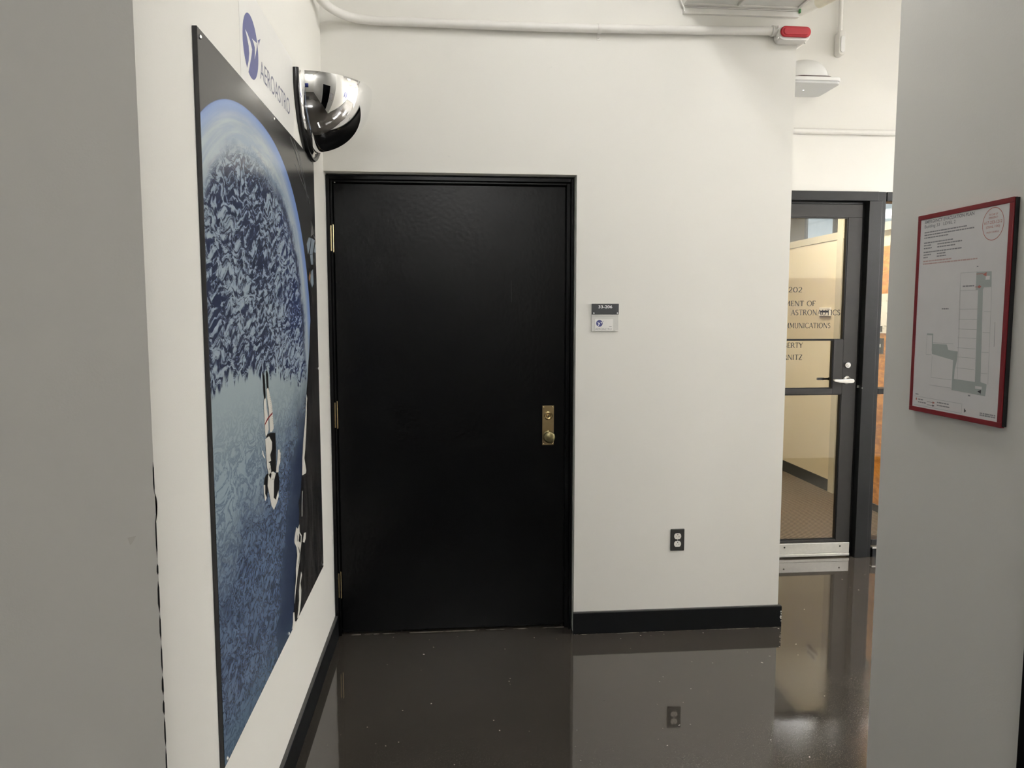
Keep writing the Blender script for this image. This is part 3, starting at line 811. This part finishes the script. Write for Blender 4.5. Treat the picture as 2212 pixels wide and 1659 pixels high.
b = B()
bx(b, LX0, LX1, LY0, LY1, 2.135, 2.214)                     # top rail
bx(b, LX0, LX0+.09, LY0, LY1, .098, 2.135)                  # hinge stile
bx(b, GX, LX1, LY0, LY1, .098, 2.135)                       # lock stile
bx(b, ST, GX, LY0, LY1, 1.046, 1.386)                       # lock block
bx(b, LX0+.09, ST, LY0, LY1, 1.046, 1.081)                  # mid rail
bx(b, LX0+.09, GX, LY0, LY1, .098, .114)
dl = obj('door_leaf', b, 'door_leaf_dark', G, bevel=.0018)
b = B()   # glazing beads, thin black outlines proud of the glass
def bead(x0, x1, z0, z1, w_=.006):
    bx(b, x0, x1, LY0+.004, LY0+.016, z1-w_, z1); bx(b, x0, x1, LY0+.004, LY0+.016, z0, z0+w_)
    bx(b, x1-w_, x1, LY0+.004, LY0+.016, z0+w_, z1-w_)
bead(LX0+.09, GX, 1.386, 2.135); bead(LX0+.09, ST, 1.081, 1.386); bead(LX0+.09, GX, .114, 1.046)
obj('glazing_bead', b, 'black_base', dl)
def pane(name, x0, x1, z0, z1, parent):
    b = B(); y = LY0+.020; bx(b, x0, x1, y, y+.005, z0, z1); return obj(name, b, 'glass', parent)
b = B(); y = LY0+.020
prism(b, [(LX0+.09, 1.081), (ST, 1.081), (ST, 1.386), (GX, 1.386), (GX, 2.135), (LX0+.09, 2.135)], y, y+.005, lambda p: (p[0], p[2], p[1]))
obj('glass_pane', b, 'glass', dl)
pane('glass_pane', LX0+.09, GX, .114, 1.046, dl)
b = B(); bx(b, LX0, LX1-.002, LY0-.008, LY1, .028, .094); bx(b, LX0, LX1-.002, LY0-.012, LY1, .008, .026)
ks = obj('kick_rail', b, 'aluminium', dl, bevel=.002)
for x in (2.665, 3.032): screw(x, LY0-.008, .071, (0,-1,0), G, .0055, mat='outlet_plate')
# lever and cylinder
b = B(); lathe(b, (3.036, LY0, 1.2279), (0,-1,0), (0,0,1), [(.019, 0), (.019, .008), (.017, .011), (.0105, .011), (.0095, .014), (0, .0145)], 28)
lc = obj('lock_cylinder', b, 'steel', dl, smooth_=35)
b = B(); bx(b, 3.035, 3.037, LY0-.0150, LY0-.0140, 1.220, 1.228); obj('keyhole', b, 'slot', dl)
b = B(); lathe(b, (3.036, LY0, 1.1340), (0,-1,0), (0,0,1), [(.0255, 0), (.0245, .006), (.017, .011), (.013, .014), (.0125, .045), (0, .046)], 30)
obj('lever_rose', b, 'steel', dl, smooth_=40)
b = B(); prism(b, [(3.055, 1.1335), (3.051, 1.1440), (3.040, 1.1465), (3.01, 1.1450), (2.965, 1.1430), (2.925, 1.1440), (2.921, 1.1375), (2.926, 1.1290), (2.965, 1.1215), (3.03, 1.1180), (3.048, 1.1205), (3.054, 1.1260)], LY0-.060, LY0-.044, lambda p: (p[0], p[2], p[1]))
obj('lever_handle', b, 'steel', dl, smooth_=50, bevel=.003, seg=3)
b = B(); bx(b, 2.884, 2.93, LY1+.03, LY1+.045, 1.127, 1.143); bx(b, 2.96, 2.98, LY1, LY1+.045, 1.125, 1.145); bx(b, 2.93, 2.98, LY1+.03, LY1+.045, 1.129, 1.141)
obj('inner_lever', b, 'dark_steel', dl, bevel=.003)
b = B(); bx(b, 3.105, 3.1175, YG+.012, YG+.0165, 1.085, 1.10); bx(b, 3.118, 3.121, FRY0-.001, FRY0+.002, 1.083, 1.089); islands('strike_mark', b, 'screw', G)

# engraved-style serif capitals, drawn stroke by stroke
TK, TN = .17, .085
GLY = {
 'M': (1.05, [(.12,0,.17,1,TN),(.17,1,.52,.12,TK),(.52,.12,.86,1,TN),(.86,1,.92,0,TK)], [(.12,0),(.92,0),(.12,1),(.90,1)]),
 'E': (.66, [(.12,0,.12,1,TK),(.12,1,.58,1,TN),(.12,.52,.48,.52,TN),(.12,0,.60,0,TN),(.58,1,.58,.86,TN),(.60,0,.60,.14,TN)], [(.12,0),(.12,1)]),
 'N': (.92, [(.12,0,.12,1,TN),(.12,1,.78,0,TK),(.78,0,.78,1,TN)], [(.12,0),(.12,1),(.78,1)]),
 'T': (.76, [(.38,0,.38,1,TK),(.04,1,.72,1,TN),(.04,1,.04,.86,TN),(.72,1,.72,.86,TN)], [(.38,0)]),
 'F': (.62, [(.12,0,.12,1,TK),(.12,1,.56,1,TN),(.12,.52,.46,.52,TN),(.56,1,.56,.86,TN)], [(.12,0),(.12,1)]),
 'I': (.34, [(.16,0,.16,1,TK)], [(.16,0),(.16,1)]),
 'A': (.84, [(.06,0,.42,1,TN),(.42,1,.78,0,TK),(.20,.36,.64,.36,TN)], [(.06,0),(.78,0)]),
 'Z': (.72, [(.08,1,.64,1,TN),(.64,1,.06,0,TK),(.06,0,.66,0,TN)], []),
 'Y': (.76, [(.04,1,.38,.46,TK),(.72,1,.38,.46,TN),(.38,.46,.38,0,TK)], [(.38,0),(.04,1),(.72,1)]),
 'L': (.62, [(.12,0,.12,1,TK),(.12,0,.58,0,TN),(.58,0,.58,.14,TN)], [(.12,0),(.12,1)]),
 '-': (.44, [(.08,.40,.36,.40,.09)], []), ' ': (.42, [], []),
}
def arcp(cx, cy, rx, ry, a0, a1, n=14):
    return [(cx+rx*math.cos(math.radians(a0+(a1-a0)*i/n)), cy+ry*math.sin(math.radians(a0+(a1-a0)*i/n))) for i in range(n+1)]
CUR = {
 'O': (.98, [arcp(.48, .5, .42, .5, 0, 360, 28)]), '0': (.80, [arcp(.38, .5, .32, .5, 0, 360, 28)]),
 'C': (.86, [arcp(.48, .5, .42, .5, 45, 315, 22)]),
 'S': (.62, [arcp(.30, .745, .22, .245, 30, 270, 14) + arcp(.30, .25, .24, .25, 90, -150, 14)]),
 'U': (.88, [[(.12, 1), (.12, .35)] + arcp(.43, .35, .31, .35, 180, 360, 12) + [(.74, 1)]]),
 'R': (.80, [[(.12, 1), (.34, 1)] + arcp(.36, .76, .22, .24, 90, -90, 10) + [(.12, .52)], [(.36, .52), (.74, 0)], [(.12, 0), (.12, 1)]]),
 'B': (.72, [[(.12, 1), (.32, 1)] + arcp(.34, .765, .20, .235, 90, -90, 10) + [(.12, .53)], [(.32, .53)] + arcp(.36, .265, .24, .265, 90, -90, 10) + [(.12, 0)], [(.12, 0), (.12, 1)]]),
 'D': (.88, [[(.12, 1), (.36, 1)] + arcp(.38, .5, .40, .5, 90, -90, 16) + [(.12, 0)], [(.12, 0), (.12, 1)]]),
 'P': (.68, [[(.12, 1), (.34, 1)] + arcp(.36, .74, .22, .26, 90, -90, 10) + [(.12, .48)], [(.12, 0), (.12, 1)]]),
 '2': (.68, [arcp(.31, .73, .24, .27, 165, -35, 12) + [(.06, 0)], [(.06, .02), (.62, .02)]]),
 '3': (.66, [arcp(.28, .75, .22, .25, 150, -90, 12), arcp(.28, .26, .25, .26, 90, -150, 12)]),
 '&': (.94, [[(.82, .0), (.28, .66)] + arcp(.36, .80, .17, .19, 200, -60, 12) + [(.14, .40)] + arcp(.34, .25, .27, .25, 140, 300, 10) + [(.60, .16), (.80, .52)]]),
}
SER = {'U': [(.12, 1), (.74, 1)], 'R': [(.12, 0), (.12, 1), (.74, 0)], 'B': [(.12, 0), (.12, 1)], 'D': [(.12, 0), (.12, 1)], 'P': [(.12, 0), (.12, 1)]}
def quad(b, P, Q, t0, t1, tr_):
    d = Vector((Q[0]-P[0], Q[1]-P[1]));
    if d.length < 1e-6: return
    d.normalize(); n = Vector((-d.y, d.x))
    b.faces.new([b.verts.new(tr_(*c)) for c in ((P[0]+n.x*t0/2, P[1]+n.y*t0/2), (Q[0]+n.x*t1/2, Q[1]+n.y*t1/2), (Q[0]-n.x*t1/2, Q[1]-n.y*t1/2), (P[0]-n.x*t0/2, P[1]-n.y*t0/2))])
def serif_text(name, s, xr, z0, h, wd, y, parent):
    """right aligned line of capitals on a plane of constant y"""
    tot = sum((GLY.get(c) or CUR[c])[0]+.08 for c in s)
    sx = wd/tot; x = xr-wd; b = B()
    for c in s:
        adv = (GLY.get(c) or CUR[c])[0]
        tr_ = lambda a, d, x=x: (x+a*sx, y, z0+d*h)
        if c in GLY:
            for (a, d, e, f, t) in GLY[c][1]: quad(b, (a, d), (e, f), t, t, tr_)
            sr = GLY[c][2]
        else:
            for pl in CUR[c][1]:
                for P, Q in zip(pl, pl[1:]):
                    v = Vector((Q[0]-P[0], Q[1]-P[1])); v.normalize() if v.length else None
                    t = TN + (TK-TN)*abs(v.y)**1.5
                    quad(b, P, Q, t, t, tr_)
            sr = SER.get(c, [])
        for (a, d) in sr: quad(b, (a-.13, d+(.02 if d < .5 else -.02)), (a+.13, d+(.02 if d < .5 else -.02)), .05, .05, tr_)
        x += (adv+.08)*sx
    o = obj(name, b, 'letter_black', parent)
    return o
YL = LY0+.0196
for s, xr, z0, h, wd in (('33-202', 2.7400, 1.6800, .0300, .168), ('DEPARTMENT OF', 2.8280, 1.5955, .0310, .372), ('& ASTRONAUTICS', 2.9900, 1.5390, .0325, .370),
                         ('COMMUNICATIONS', 2.9290, 1.4590, .0310, .355), ('BERTY', 2.7540, 1.3365, .0310, .125), ('RNITZ', 2.7540, 1.2620, .0310, .125)):
    serif_text('lettering', s, xr, z0, h, wd, YL, dl)

SW = bpy.data.objects.new('window_1', None); COL.objects.link(SW); SW.location = (4.0, YG, 0); SW['kind'] = 'structure'
SW['label'] = 'tall glass sidelight right of the glass door'
bpy.context.view_layer.update()
b = B()
bx(b, 3.175, 3.226, FRY0+.006, FRY1, 0, 2.288); bx(b, 3.232, 4.95, FRY0+.006, FRY1, 2.232, 2.288); bx(b, 4.89, 4.95, FRY0+.006, FRY1, 0, 2.232)
bx(b, 3.232, 4.89, FRY0+.012, FRY1, .074, .112); bx(b, 3.232, 4.89, FRY0+.012, FRY1, 1.046, 1.081)
obj('window_frame', b, 'dark_steel', SW, bevel=.002)
for z0, z1 in ((.112, 1.046), (1.081, 2.232)):
    b = B(); bx(b, 3.232, 4.89, YG+.036, YG+.041, z0, z1); obj('glass_pane', b, 'glass', SW)
b = B(); bx(b, 3.236, 4.89, FRY0, FRY0+.03, 0, .056); obj('kick_board', b, 'black_base', SW)
b = B(); bx(b, 3.236, 4.89, FRY0, FRY0+.032, .056, .066); obj('metal_strip', b, 'aluminium', SW)

# ------------------------------------------------------------------ on the bright far wall
AP = thing('wireless_access_point', (2.63, YG, 2.835), 'white wall unit with rounded flat base under a dome cover', 'access point')
b = B(); prism(b, rrect(2.484, 2.772, .704, YG-.001, .035, 6), 2.838, 2.852, lambda p: p); obj('base_plate', b, 'grey_plastic', AP, bevel=.003)
AP.children[0].data.materials[0] = simple('pale_grey_plastic', (.62, .63, .63), .4, var=.01)
b = B(); prism(b, rrect(2.480, 2.776, .700, YG-.001, .037, 6), 2.8525, 2.874, lambda p: p); obj('upper_rim', b, 'white_plastic', AP, bevel=.004, smooth_=40)
b = B(); prism(b, rrect(2.500, 2.750, .725, YG-.01, .06, 6), 2.874, 2.886, lambda p: p); obj('vent_gap', b, simple('dark_gap', (.06, .03, .03), .6), AP)
b = B()
n = 32; rows = 12; ring = []
for j in range(rows+1):
    t = PI/2*j/rows; rr = math.cos(t)**.8 if j < rows else 0.0; hh = math.sin(t)
    ring.append([b.verts.new((2.610 + .135*rr*math.copysign(abs(math.cos(a))**.85, math.cos(a)), .848 + .124*rr*math.copysign(abs(math.sin(a))**.85, math.sin(a)), 2.886 + .115*hh)) for a in [2*PI*k_/n for k_ in range(n)]])
for A_, C_ in zip(ring, ring[1:]):
    for k_ in range(n): b.faces.new((A_[k_], A_[(k_+1)%n], C_[(k_+1)%n], C_[k_]))
b.faces.new(ring[0][::-1]); bmesh.ops.remove_doubles(b, verts=b.verts, dist=1e-5)
obj('dome_cover', b, 'white_plastic', AP, smooth_=70)
b = B(); lathe(b, (2.615, .84, 2.8380), (0,0,-1), (1,0,0), [(.004, 0), (.0035, .001), (0, .0015)], 12); obj('status_light', b, 'led', AP)

VC = thing('vertical_conduit', (2.880, YG, 3.08), 'thin white conduit dropping from the ceiling on the bright wall', 'pipe')
b = B(); cyl(b, (2.882, YG-.026, 3.19), (2.882, YG-.026, CEIL-.002), .0120, 16); obj('pipe', b, 'white_paint', VC, smooth_=60)
b = B(); prism(b, rrect(2.864, 2.905, 3.072, 3.212, .019, 6), YG-.055, YG-.001, lambda p: (p[0], p[2], p[1])); vb_ = obj('conduit_box', b, 'white_paint', VC, bevel=.003, smooth_=40)
b = B(); prism(b, rrect(2.873, 2.899, 3.085, 3.180, .012, 6), YG-.061, YG-.0555, lambda p: (p[0], p[2], p[1])); obj('box_cover', b, 'white_plastic', vb_, bevel=.002, smooth_=40)

HC = thing('horizontal_conduit', (3.6, YG, 2.62), 'white conduit crossing the wall above the glass door', 'pipe')
b = B(); cyl(b, (XR+.002, YG-.020, 2.638), (6.4, YG-.020, 2.632), .0165, 18); obj('pipe', b, 'white_paint', HC, smooth_=60)
# pipe high in the passage
HP = thing('overhead_pipe', (2.45, .4, 3.15), 'cream wrapped pipe under the ceiling behind the red cover', 'pipe')
b = B(); cyl(b, (2.500, .66, 3.205), (2.477, .40, 3.150), .026, 24); obj('bare_length', b, 'white_paint', HP, smooth_=60)
b = B(); cyl(b, (2.477, .40, 3.150), (2.42, -.03, 3.058), .031, 24); obj('wrapped_length', b, 'tube_off', HP, smooth_=60)
b = B(); cyl(b, (2.500, .66, 3.205), (2.500, .66, CEIL), .026, 24); obj('riser', b, 'white_paint', HP, smooth_=60)

# ------------------------------------------------------------------ evacuation plan on the right pier
EP = thing('evacuation_plan', (1.667, -1.905, 1.311), 'red framed emergency evacuation plan on the right pier', 'sign')
EY0, EY1, EZ0, EZ1 = -1.7545, -2.0545, 1.3115, 1.7715
XF = 1.6545
b = B()
fw = .0107
bx(b, XF, 1.6635, EY1, EY0, EZ1-fw, EZ1); bx(b, XF, 1.6635, EY1, EY0, EZ0, EZ0+fw)
bx(b, XF, 1.6635, EY1, EY1+fw, EZ0+fw, EZ1-fw); bx(b, XF, 1.6635, EY0-fw, EY0, EZ0+fw, EZ1-fw)
obj('frame', b, 'frame_red', EP, bevel=.0008)
b = B(); bx(b, 1.6575, 1.6665, EY1-.0015, EY0-.004, EZ0+.002, EZ1-.001); obj('backing', b, 'rubber', EP)
b = B(); bx(b, XF+.0012, 1.6580, EY1+fw-.001, EY0-fw+.001, EZ0+fw-.001, EZ1-fw+.001); obj('plan_sheet', b, 'plan_paper', EP)
XS = XF+.0010
text('heading', 'EMERGENCY EVACUATION PLAN', (XS, -1.7795, 1.7506), RIGHT, .1640, .0074, 'ink_grey', EP, bold=.02)
text('heading', 'Building 33   LEVEL 2', (XS, -1.7795, 1.7382), RIGHT, .1060, .0094, 'ink_grey', EP, bold=.008)
def bars(name, rows, mat, h=.0026):
    b = B(); random.seed(12)
    for (y0, z0, y1) in rows:
        y = y0
        while y > y1:
            L = min(random.uniform(.004, .012), y-y1)
            if L < .0012: break
            b.faces.new([b.verts.new((XS, yy, zz)) for yy, zz in ((y, z0), (y-L, z0), (y-L, z0+h), (y, z0+h))])
            y -= L+.0012
    obj(name, b, mat, EP)['kind'] = 'stuff'
bars('fine_print', [(-1.7800, 1.7290, -1.9250), (-1.7800, 1.7228, -1.9470), (-1.7800, 1.7165, -1.8650),
                    (-1.7800, 1.7050, -1.8800), (-1.7800, 1.6990, -1.8070), (-1.8280, 1.6990, -1.9100), (-1.7800, 1.6925, -1.8090), (-1.8280, 1.6925, -1.8880),
                    (-1.7800, 1.6835, -1.9100), (-1.7800, 1.6775, -1.8070), (-1.8280, 1.6775, -1.8570), (-1.7800, 1.6715, -1.7960), (-1.8280, 1.6715, -1.8600)], 'ink_grey')
bars('red_fine_print', [(-1.7800, 1.6625, -1.8800), (-1.7800, 1.6565, -1.9600)], 'ink_pink', .0030)
cy_, cz_ = -2.0000, 1.7250
ro = circ(cy_, cz_, .0305, .0335, 40); ri = circ(cy_, cz_, .0292, .0321, 40)
b = B()
for i in range(40):
    j = (i+1) % 40; b.faces.new([b.verts.new((XS, *p)) for p in (ro[i], ro[j], ri[j], ri[i])])
obj('notice_ring', b, 'ink_red', EP)
for s, z, wd, h in (('IN CASE OF', 1.7425, .024, .0038), ('EMERGENCY', 1.7360, .026, .0038), ('617-253-1212', 1.7255, .050, .0062), ('(DIAL 100)', 1.7158, .039, .0062), ('FROM CAMPUS', 1.7068, .034, .0034)):
    text('notice_text', s, (XS, cy_, z), RIGHT, wd, h, 'ink_red', EP, 'C')
# floor plan of the print
GY = [[(-1.960,1.6301),(-2.0040,1.6289),(-2.0060,1.5970),(-1.9840,1.5970),(-1.9818,1.5917),(-1.9900,1.3993),(-2.0085,1.3962),(-2.006,1.3715),(-1.9019,1.3741),(-1.9017,1.4401),(-1.8288,1.4501),(-1.8271,1.4599),(-1.8265,1.4930),
       (-1.8071,1.4930),(-1.8071,1.4970),(-1.8300,1.4970),(-1.8300,1.4734),(-1.8783,1.4736),(-1.8845,1.4617),(-1.9153,1.4597),(-1.9143,1.4408),(-1.9084,1.4198),(-1.9076,1.399),(-1.9738,1.398),(-1.9675,1.5921),(-1.9605,1.5925)]]
flat('plan_corridor', GY, XS, 'plan_grey', EP, RIGHT)
ln = strip([(-1.9115,1.6301),(-1.9620,1.6301)], .0004) + strip([(-1.9115,1.6301),(-1.9190,1.4000)], .0004) + strip([(-2.0070,1.5970),(-2.0120,1.3962)], .0004)
for i, z in enumerate((1.592, 1.552, 1.530, 1.509, 1.490, 1.468, 1.448, 1.424)):
    ln += strip([(-1.9130, z), (-1.9700, z)], .0004)
    if i % 2: ln += strip([(-1.9880, z-.006), (-2.0090, z-.006)], .0004)
ln += strip([(-1.8080,1.4970),(-1.8080,1.4480),(-1.8280,1.4480)], .0004) + strip([(-1.8300,1.4760),(-1.9000,1.4760)], .0004) + strip([(-1.8300,1.4450),(-1.8300,1.3960),(-1.9010,1.3960)], .0004) \
    + strip([(-1.8250,1.3780),(-1.9000,1.3780)], .0004) + strip([(-1.7730,1.3470),(-1.9380,1.3470),(-1.9380,1.3265),(-1.7730,1.3265)], .0004)
flat('plan_lines', ln, XS-.0001, 'ink_light', EP, RIGHT)
flat('plan_rooms', [[(-1.9880,1.6200),(-2.0000,1.6200),(-2.0000,1.6120),(-1.9880,1.6120)], [(-1.9750,1.3900),(-1.9950,1.3900),(-1.9950,1.3840),(-1.9750,1.3840)]], XS-.0001, 'plan_paper', EP, RIGHT)
flat('route_arrow', [[(-1.9790,1.6235),(-1.9900,1.6280),(-1.9900,1.6190)], [(-1.9650,1.5985),(-1.9710,1.6020),(-1.9770,1.5985),(-1.9710,1.5950)], *strip([(-1.960,1.6255),(-1.980,1.6255)], .0006), *strip([(-1.9650,1.5985),(-1.9580,1.5985)], .0006), [(-1.7785,1.3435),(-1.7825,1.3435),(-1.7825,1.3385),(-1.7785,1.3385)],
     [(-1.8480,1.3385),(-1.8400,1.3415),(-1.8400,1.3355)]], XS-.0002, 'ink_red', EP, RIGHT)
flat('route_arrow', [[(-1.9830,1.3790),(-1.9930,1.3830),(-1.9930,1.3750)], [(-1.8480,1.3315),(-1.8400,1.3340),(-1.8400,1.3290)], *strip([(-1.8200,1.3385),(-1.8400,1.3385)], .0004), *strip([(-1.8200,1.3315),(-1.8400,1.3315)], .0004),
     [(-1.9460,1.3390),(-1.9520,1.3330),(-1.9460,1.3290)]], XS-.0002, 'ink', EP, RIGHT)
bars('small_captions', [(-1.9200, 1.6000, -1.9550), (-1.8550, 1.5520, -1.8780), (-1.7760, 1.3510, -1.7880), (-1.7870, 1.3395, -1.8050), (-1.7870, 1.3330, -1.8160), (-1.8550, 1.3395, -1.8950), (-1.8550, 1.3330, -1.8980), (-1.9930, 1.3330, -2.0380), (-1.9930, 1.3290, -2.0380), (-1.9600, 1.6400, -1.9660), (-1.9550, 1.3660, -1.9620)], 'ink_grey', .0026)
flat('vertical_caption', [[(-2.0215, 1.5250), (-2.0225, 1.5250), (-2.0235, 1.4750), (-2.0225, 1.4750)]], XS, 'ink_grey', EP, RIGHT)

# black door just behind the right pier (only its edge is in view)
D3 = bpy.data.objects.new('door_3', None); COL.objects.link(D3); D3.location = (1.70, -2.65, 0); D3['kind'] = 'structure'
D3['label'] = 'black door edge behind the right pier'
bpy.context.view_layer.update()
b = B(); bx(b, 1.660, 1.80, -2.19, -2.1435, 0, 2.19); bx(b, 1.660, 1.80, -3.16, -3.11, 0, 2.19); bx(b, 1.660, 1.80, -3.11, -2.19, 2.14, 2.19)
obj('door_frame', b, 'black_paint', D3, bevel=.002)
box('door_leaf', 'black_paint', 1.70, 1.745, -3.107, -2.193, .01, 2.137, D3, bevel=.001)

# ------------------------------------------------------------------ office behind the glass
PX = 3.87
b = B()
bx(b, PX, PX+.10, 2.705, 8.0, 0, 2.172); bx(b, PX+.012, PX+.10, 2.705, 8.0, 2.172, 2.235)
structure(obj('wall_office_right', b, 'office_wall'), 'cream office partition seen through the glass door')
TRM = simple('cream_trim', (.55, .52, .42), .5)
structure(box('trim_1', TRM, PX-.008, PX+.11, 1.2, 8.0, 2.180, 2.240), 'cream rail along the top of the office partition')
structure(box('trim_2', TRM, PX-.01, PX+.11, 2.612, 2.704, 0, 3.3))
structure(box('trim_3', TRM, PX-.01, PX+.11, 2.470, 2.500, 0, 3.3))
structure(box('baseboard_office', 'carpet_edge', PX-.012, PX, 2.705, 8.0, 0, .102))
structure(box('door_4', 'brown_door', PX+.03, PX+.08, 2.500, 2.612, 0, 2.12), 'brown door strip beyond the cream office wall')
structure(box('wall_wood_panelled', 'wood', PX+.03, PX+.10, 1.16, 2.470, .03, 2.065), 'orange wood panelling seen through the sidelight')
structure(box('baseboard_panelling', 'carpet_edge', PX+.02, PX+.03, 1.16, 2.470, 0, .055))
structure(box('wall_panelling_head', 'office_wall', PX+.03, PX+.10, 1.16, 2.470, 2.065, 2.180))
b = B(); bx(b, -1.5, 9.2, 8.0, 8.2, 0, CEIL); structure(obj('wall_office_far', b, 'office_wall'))
b = B(); bx(b, 1.2, 1.3, YG+.1, 8.0, 0, CEIL); structure(obj('wall_office_left', b, 'office_wall'))
b = B(); bx(b, 8.0, 8.2, YG+.18, 8.0, 0, CEIL); structure(obj('wall_office_side', b, 'office_wall'))
b = B(); bx(b, 5.30, 5.40, YG+.18, 8.0, 0, CEIL)
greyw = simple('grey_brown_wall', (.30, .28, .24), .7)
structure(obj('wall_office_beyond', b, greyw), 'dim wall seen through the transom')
# transom glazing and the daylit windows beyond it
T1 = bpy.data.objects.new('window_2', None); COL.objects.link(T1); T1.location = (PX+.05, 4, 2.24); T1['kind'] = 'structure'; T1['label'] = 'transom glass above the office partition'
bpy.context.view_layer.update()
box('glass_pane', 'glass', PX+.05, PX+.055, 2.705, 8.0, 2.24, 3.3, T1); box('glass_pane', 'glass', PX+.05, PX+.055, 1.2, 2.47, 2.24, 3.3, T1)
box('window_frame', TRM, PX, PX+.1, 1.2, 8.0, 3.3, 3.34, T1)
for i, (y0, y1, z0, z1) in enumerate(((5.42, 6.10, 2.35, 3.15), (3.55, 4.40, 2.44, 3.1))):
    Wn = bpy.data.objects.new('window_%d' % (i+3), None); COL.objects.link(Wn); Wn.location = (5.29, (y0+y1)/2, z0); Wn['kind'] = 'structure'
    Wn['label'] = ('pale blue daylit window above the office partition', 'pale blue daylit window seen past the sidelight')[i]
    bpy.context.view_layer.update()
    box('window_pane', 'daylight', 5.285, 5.298, y0, y1, z0, z1, Wn)
    b = B(); gm = .05
    bx(b, 5.26, 5.298, y0-gm, y0, z0-gm, z1+gm); bx(b, 5.26, 5.298, y1, y1+gm, z0-gm, z1+gm); bx(b, 5.26, 5.298, y0, y1, z1, z1+gm); bx(b, 5.26, 5.298, y0, y1, z0-gm, z0)
    bx(b, 5.27, 5.295, y0-.28, y0-gm, z0-gm, z1+gm)
    obj('window_frame', b, simple('blue_grey_frame', (.16, .20, .24), .5), Wn)
TH = thing('wall_plate', (PX, 2.865, 1.525), 'small white plate on the cream office wall behind the lettering', 'plate')
box('plate_body', 'paper', PX-.018, PX, 2.775, 2.955, 1.530, 1.605, TH, bevel=.003); box('display', 'slot', PX-.020, PX-.018, 2.79, 2.94, 1.562, 1.578, TH)
box('plate_base', 'slot_grey', PX-.012, PX, 2.775, 2.955, 1.518, 1.530, TH)
NB = thing('notice_board', (PX+.03, 1.80, 1.40), 'pinned papers on the wood panelling behind the sidelight', 'notice board')
box('board', 'paper', PX+.018, PX+.03, 1.50, 2.090, 1.400, 1.702, NB)
b = B(); random.seed(4)
for i in range(16):
    y = 2.085 - (i % 6)*.04 - random.uniform(0, .02); z = 1.42+.016*i
    bx(b, PX+.0165, PX+.0178, y-.03, y, z, z+random.uniform(.003, .012))
obj('paper_print', b, 'ink_light', NB)['kind'] = 'stuff'
b = B(); bx(b, PX+.014, PX+.0178, 2.03, 2.085, 1.41, 1.455); bx(b, PX+.012, PX+.0178, 2.06, 2.09, 1.695, 1.71); islands('dark_card', b, 'outlet_plate', NB)
b = B(); bx(b, PX+.016, PX+.0178, 1.98, 2.045, 1.46, 1.64); obj('white_card', b, 'sign_white', NB)
LF = thing('hanging_leaflet', (PX+.03, 2.05, 1.20), 'small dark leaflet hanging below the pinned papers', 'leaflet')
box('cover', 'outlet_plate', PX+.016, PX+.0295, 2.02, 2.085, 1.24, 1.36, LF); box('page', 'paper', PX+.0145, PX+.016, 2.04, 2.07, 1.29, 1.315, LF)

# ------------------------------------------------------------------ lamps (all above or beyond the frame)
def fluorescent(x, y, z, label, group, L=1.2, mat='tube_lit', n=3, along='x'):
    root = thing('fluorescent_light', (x, y, z), label, 'light', group)
    wd = .14*n
    if along == 'x': bxs = (x-L/2-.03, x+L/2+.03, y-wd/2, y+wd/2)
    else: bxs = (x-wd/2, x+wd/2, y-L/2-.03, y+L/2+.03)
    box('lamp_body', 'white_plastic', *bxs, z+.035, z+.09, root, bevel=.004)
    for k_ in range(n):
        o_ = (k_-(n-1)/2)*.13
        b = B()
        if along == 'x': cyl(b, (x-L/2, y+o_, z+.012), (x+L/2, y+o_, z+.012), .019, 10)
        else: cyl(b, (x+o_, y-L/2, z+.012), (x+o_, y+L/2, z+.012), .019, 10)
        obj('lamp_tube', b, mat, root)
    b = B()
    for s_ in (-1, 1):
        if along == 'x': cyl(b, (x+s_*L*.4, y, z+.09), (x+s_*L*.4, y, CEIL), .006, 8)
        else: cyl(b, (x, y+s_*L*.4, z+.09), (x, y+s_*L*.4, CEIL), .006, 8)
    islands('hanger_rod', b, 'white_plastic', root)
    return root
hg = 'fluorescent lights of the hall'
fluorescent(2.95, -.95, 3.15, 'three-tube fluorescent light at the corner of the hall', hg, mat='hall_lit_0')
fluorescent(4.3, -1.15, 2.45, 'three-tube fluorescent light over the hall, nearest the black door', hg, mat='hall_lit_1')
fluorescent(6.0, -1.3, 2.7, 'three-tube fluorescent light further down the hall', hg, mat='hall_lit_2')
fluorescent(7.7, -.12, 2.7, 'three-tube fluorescent light at the hall end', hg, mat='hall_lit_3')
fluorescent(.7, -6.3, 3.36, 'fluorescent fill light added in the room behind', 'added fill light of the rear room', mat='rear_fill', n=3)  # unseen lamp, added to brighten the near piers and back wall
fluorescent(1.25, -1.2, 3.3, 'fluorescent fill light added on the ceiling in front of the black door', 'added fill light of the door bay', mat='bay_fill', n=2, along='y')  # unseen lamp, added to brighten the back and left walls
fluorescent(1.9, 4.5, 2.9, 'warm fluorescent light inside the office', 'fluorescent lights of the office', mat='office_lit_0', n=3, along='y')
fluorescent(3.1, 1.9, 3.0, 'warm fluorescent light above the wood panelled side', 'fluorescent lights of the office', mat='office_lit_1', n=2, along='y')

# posters further down the hall and in the rear room (they show in the dome mirror)
for x0, x1, z0, z1, lab in ((3.9, 4.6, 1.3, 1.9, 'small blue display panel on the hall wall'), (5.1, 6.6, .9, 2.1, 'large blue display panel on the hall wall')):
    b = B(); bx(b, x0, x1, -1.6265, -1.615, z0, z1); tag(obj('display_panel', b, 'far_blue', origin=((x0+x1)/2, -1.627, z0)), lab, 'display panel')
b = B(); bx(b, -2.4, .6, -6.998, -6.985, 1.0, 1.8); tag(obj('display_panel', b, 'far_blue', origin=(-.9, -7.0, 1.0)), 'long blue display panel on the rear wall', 'display panel')
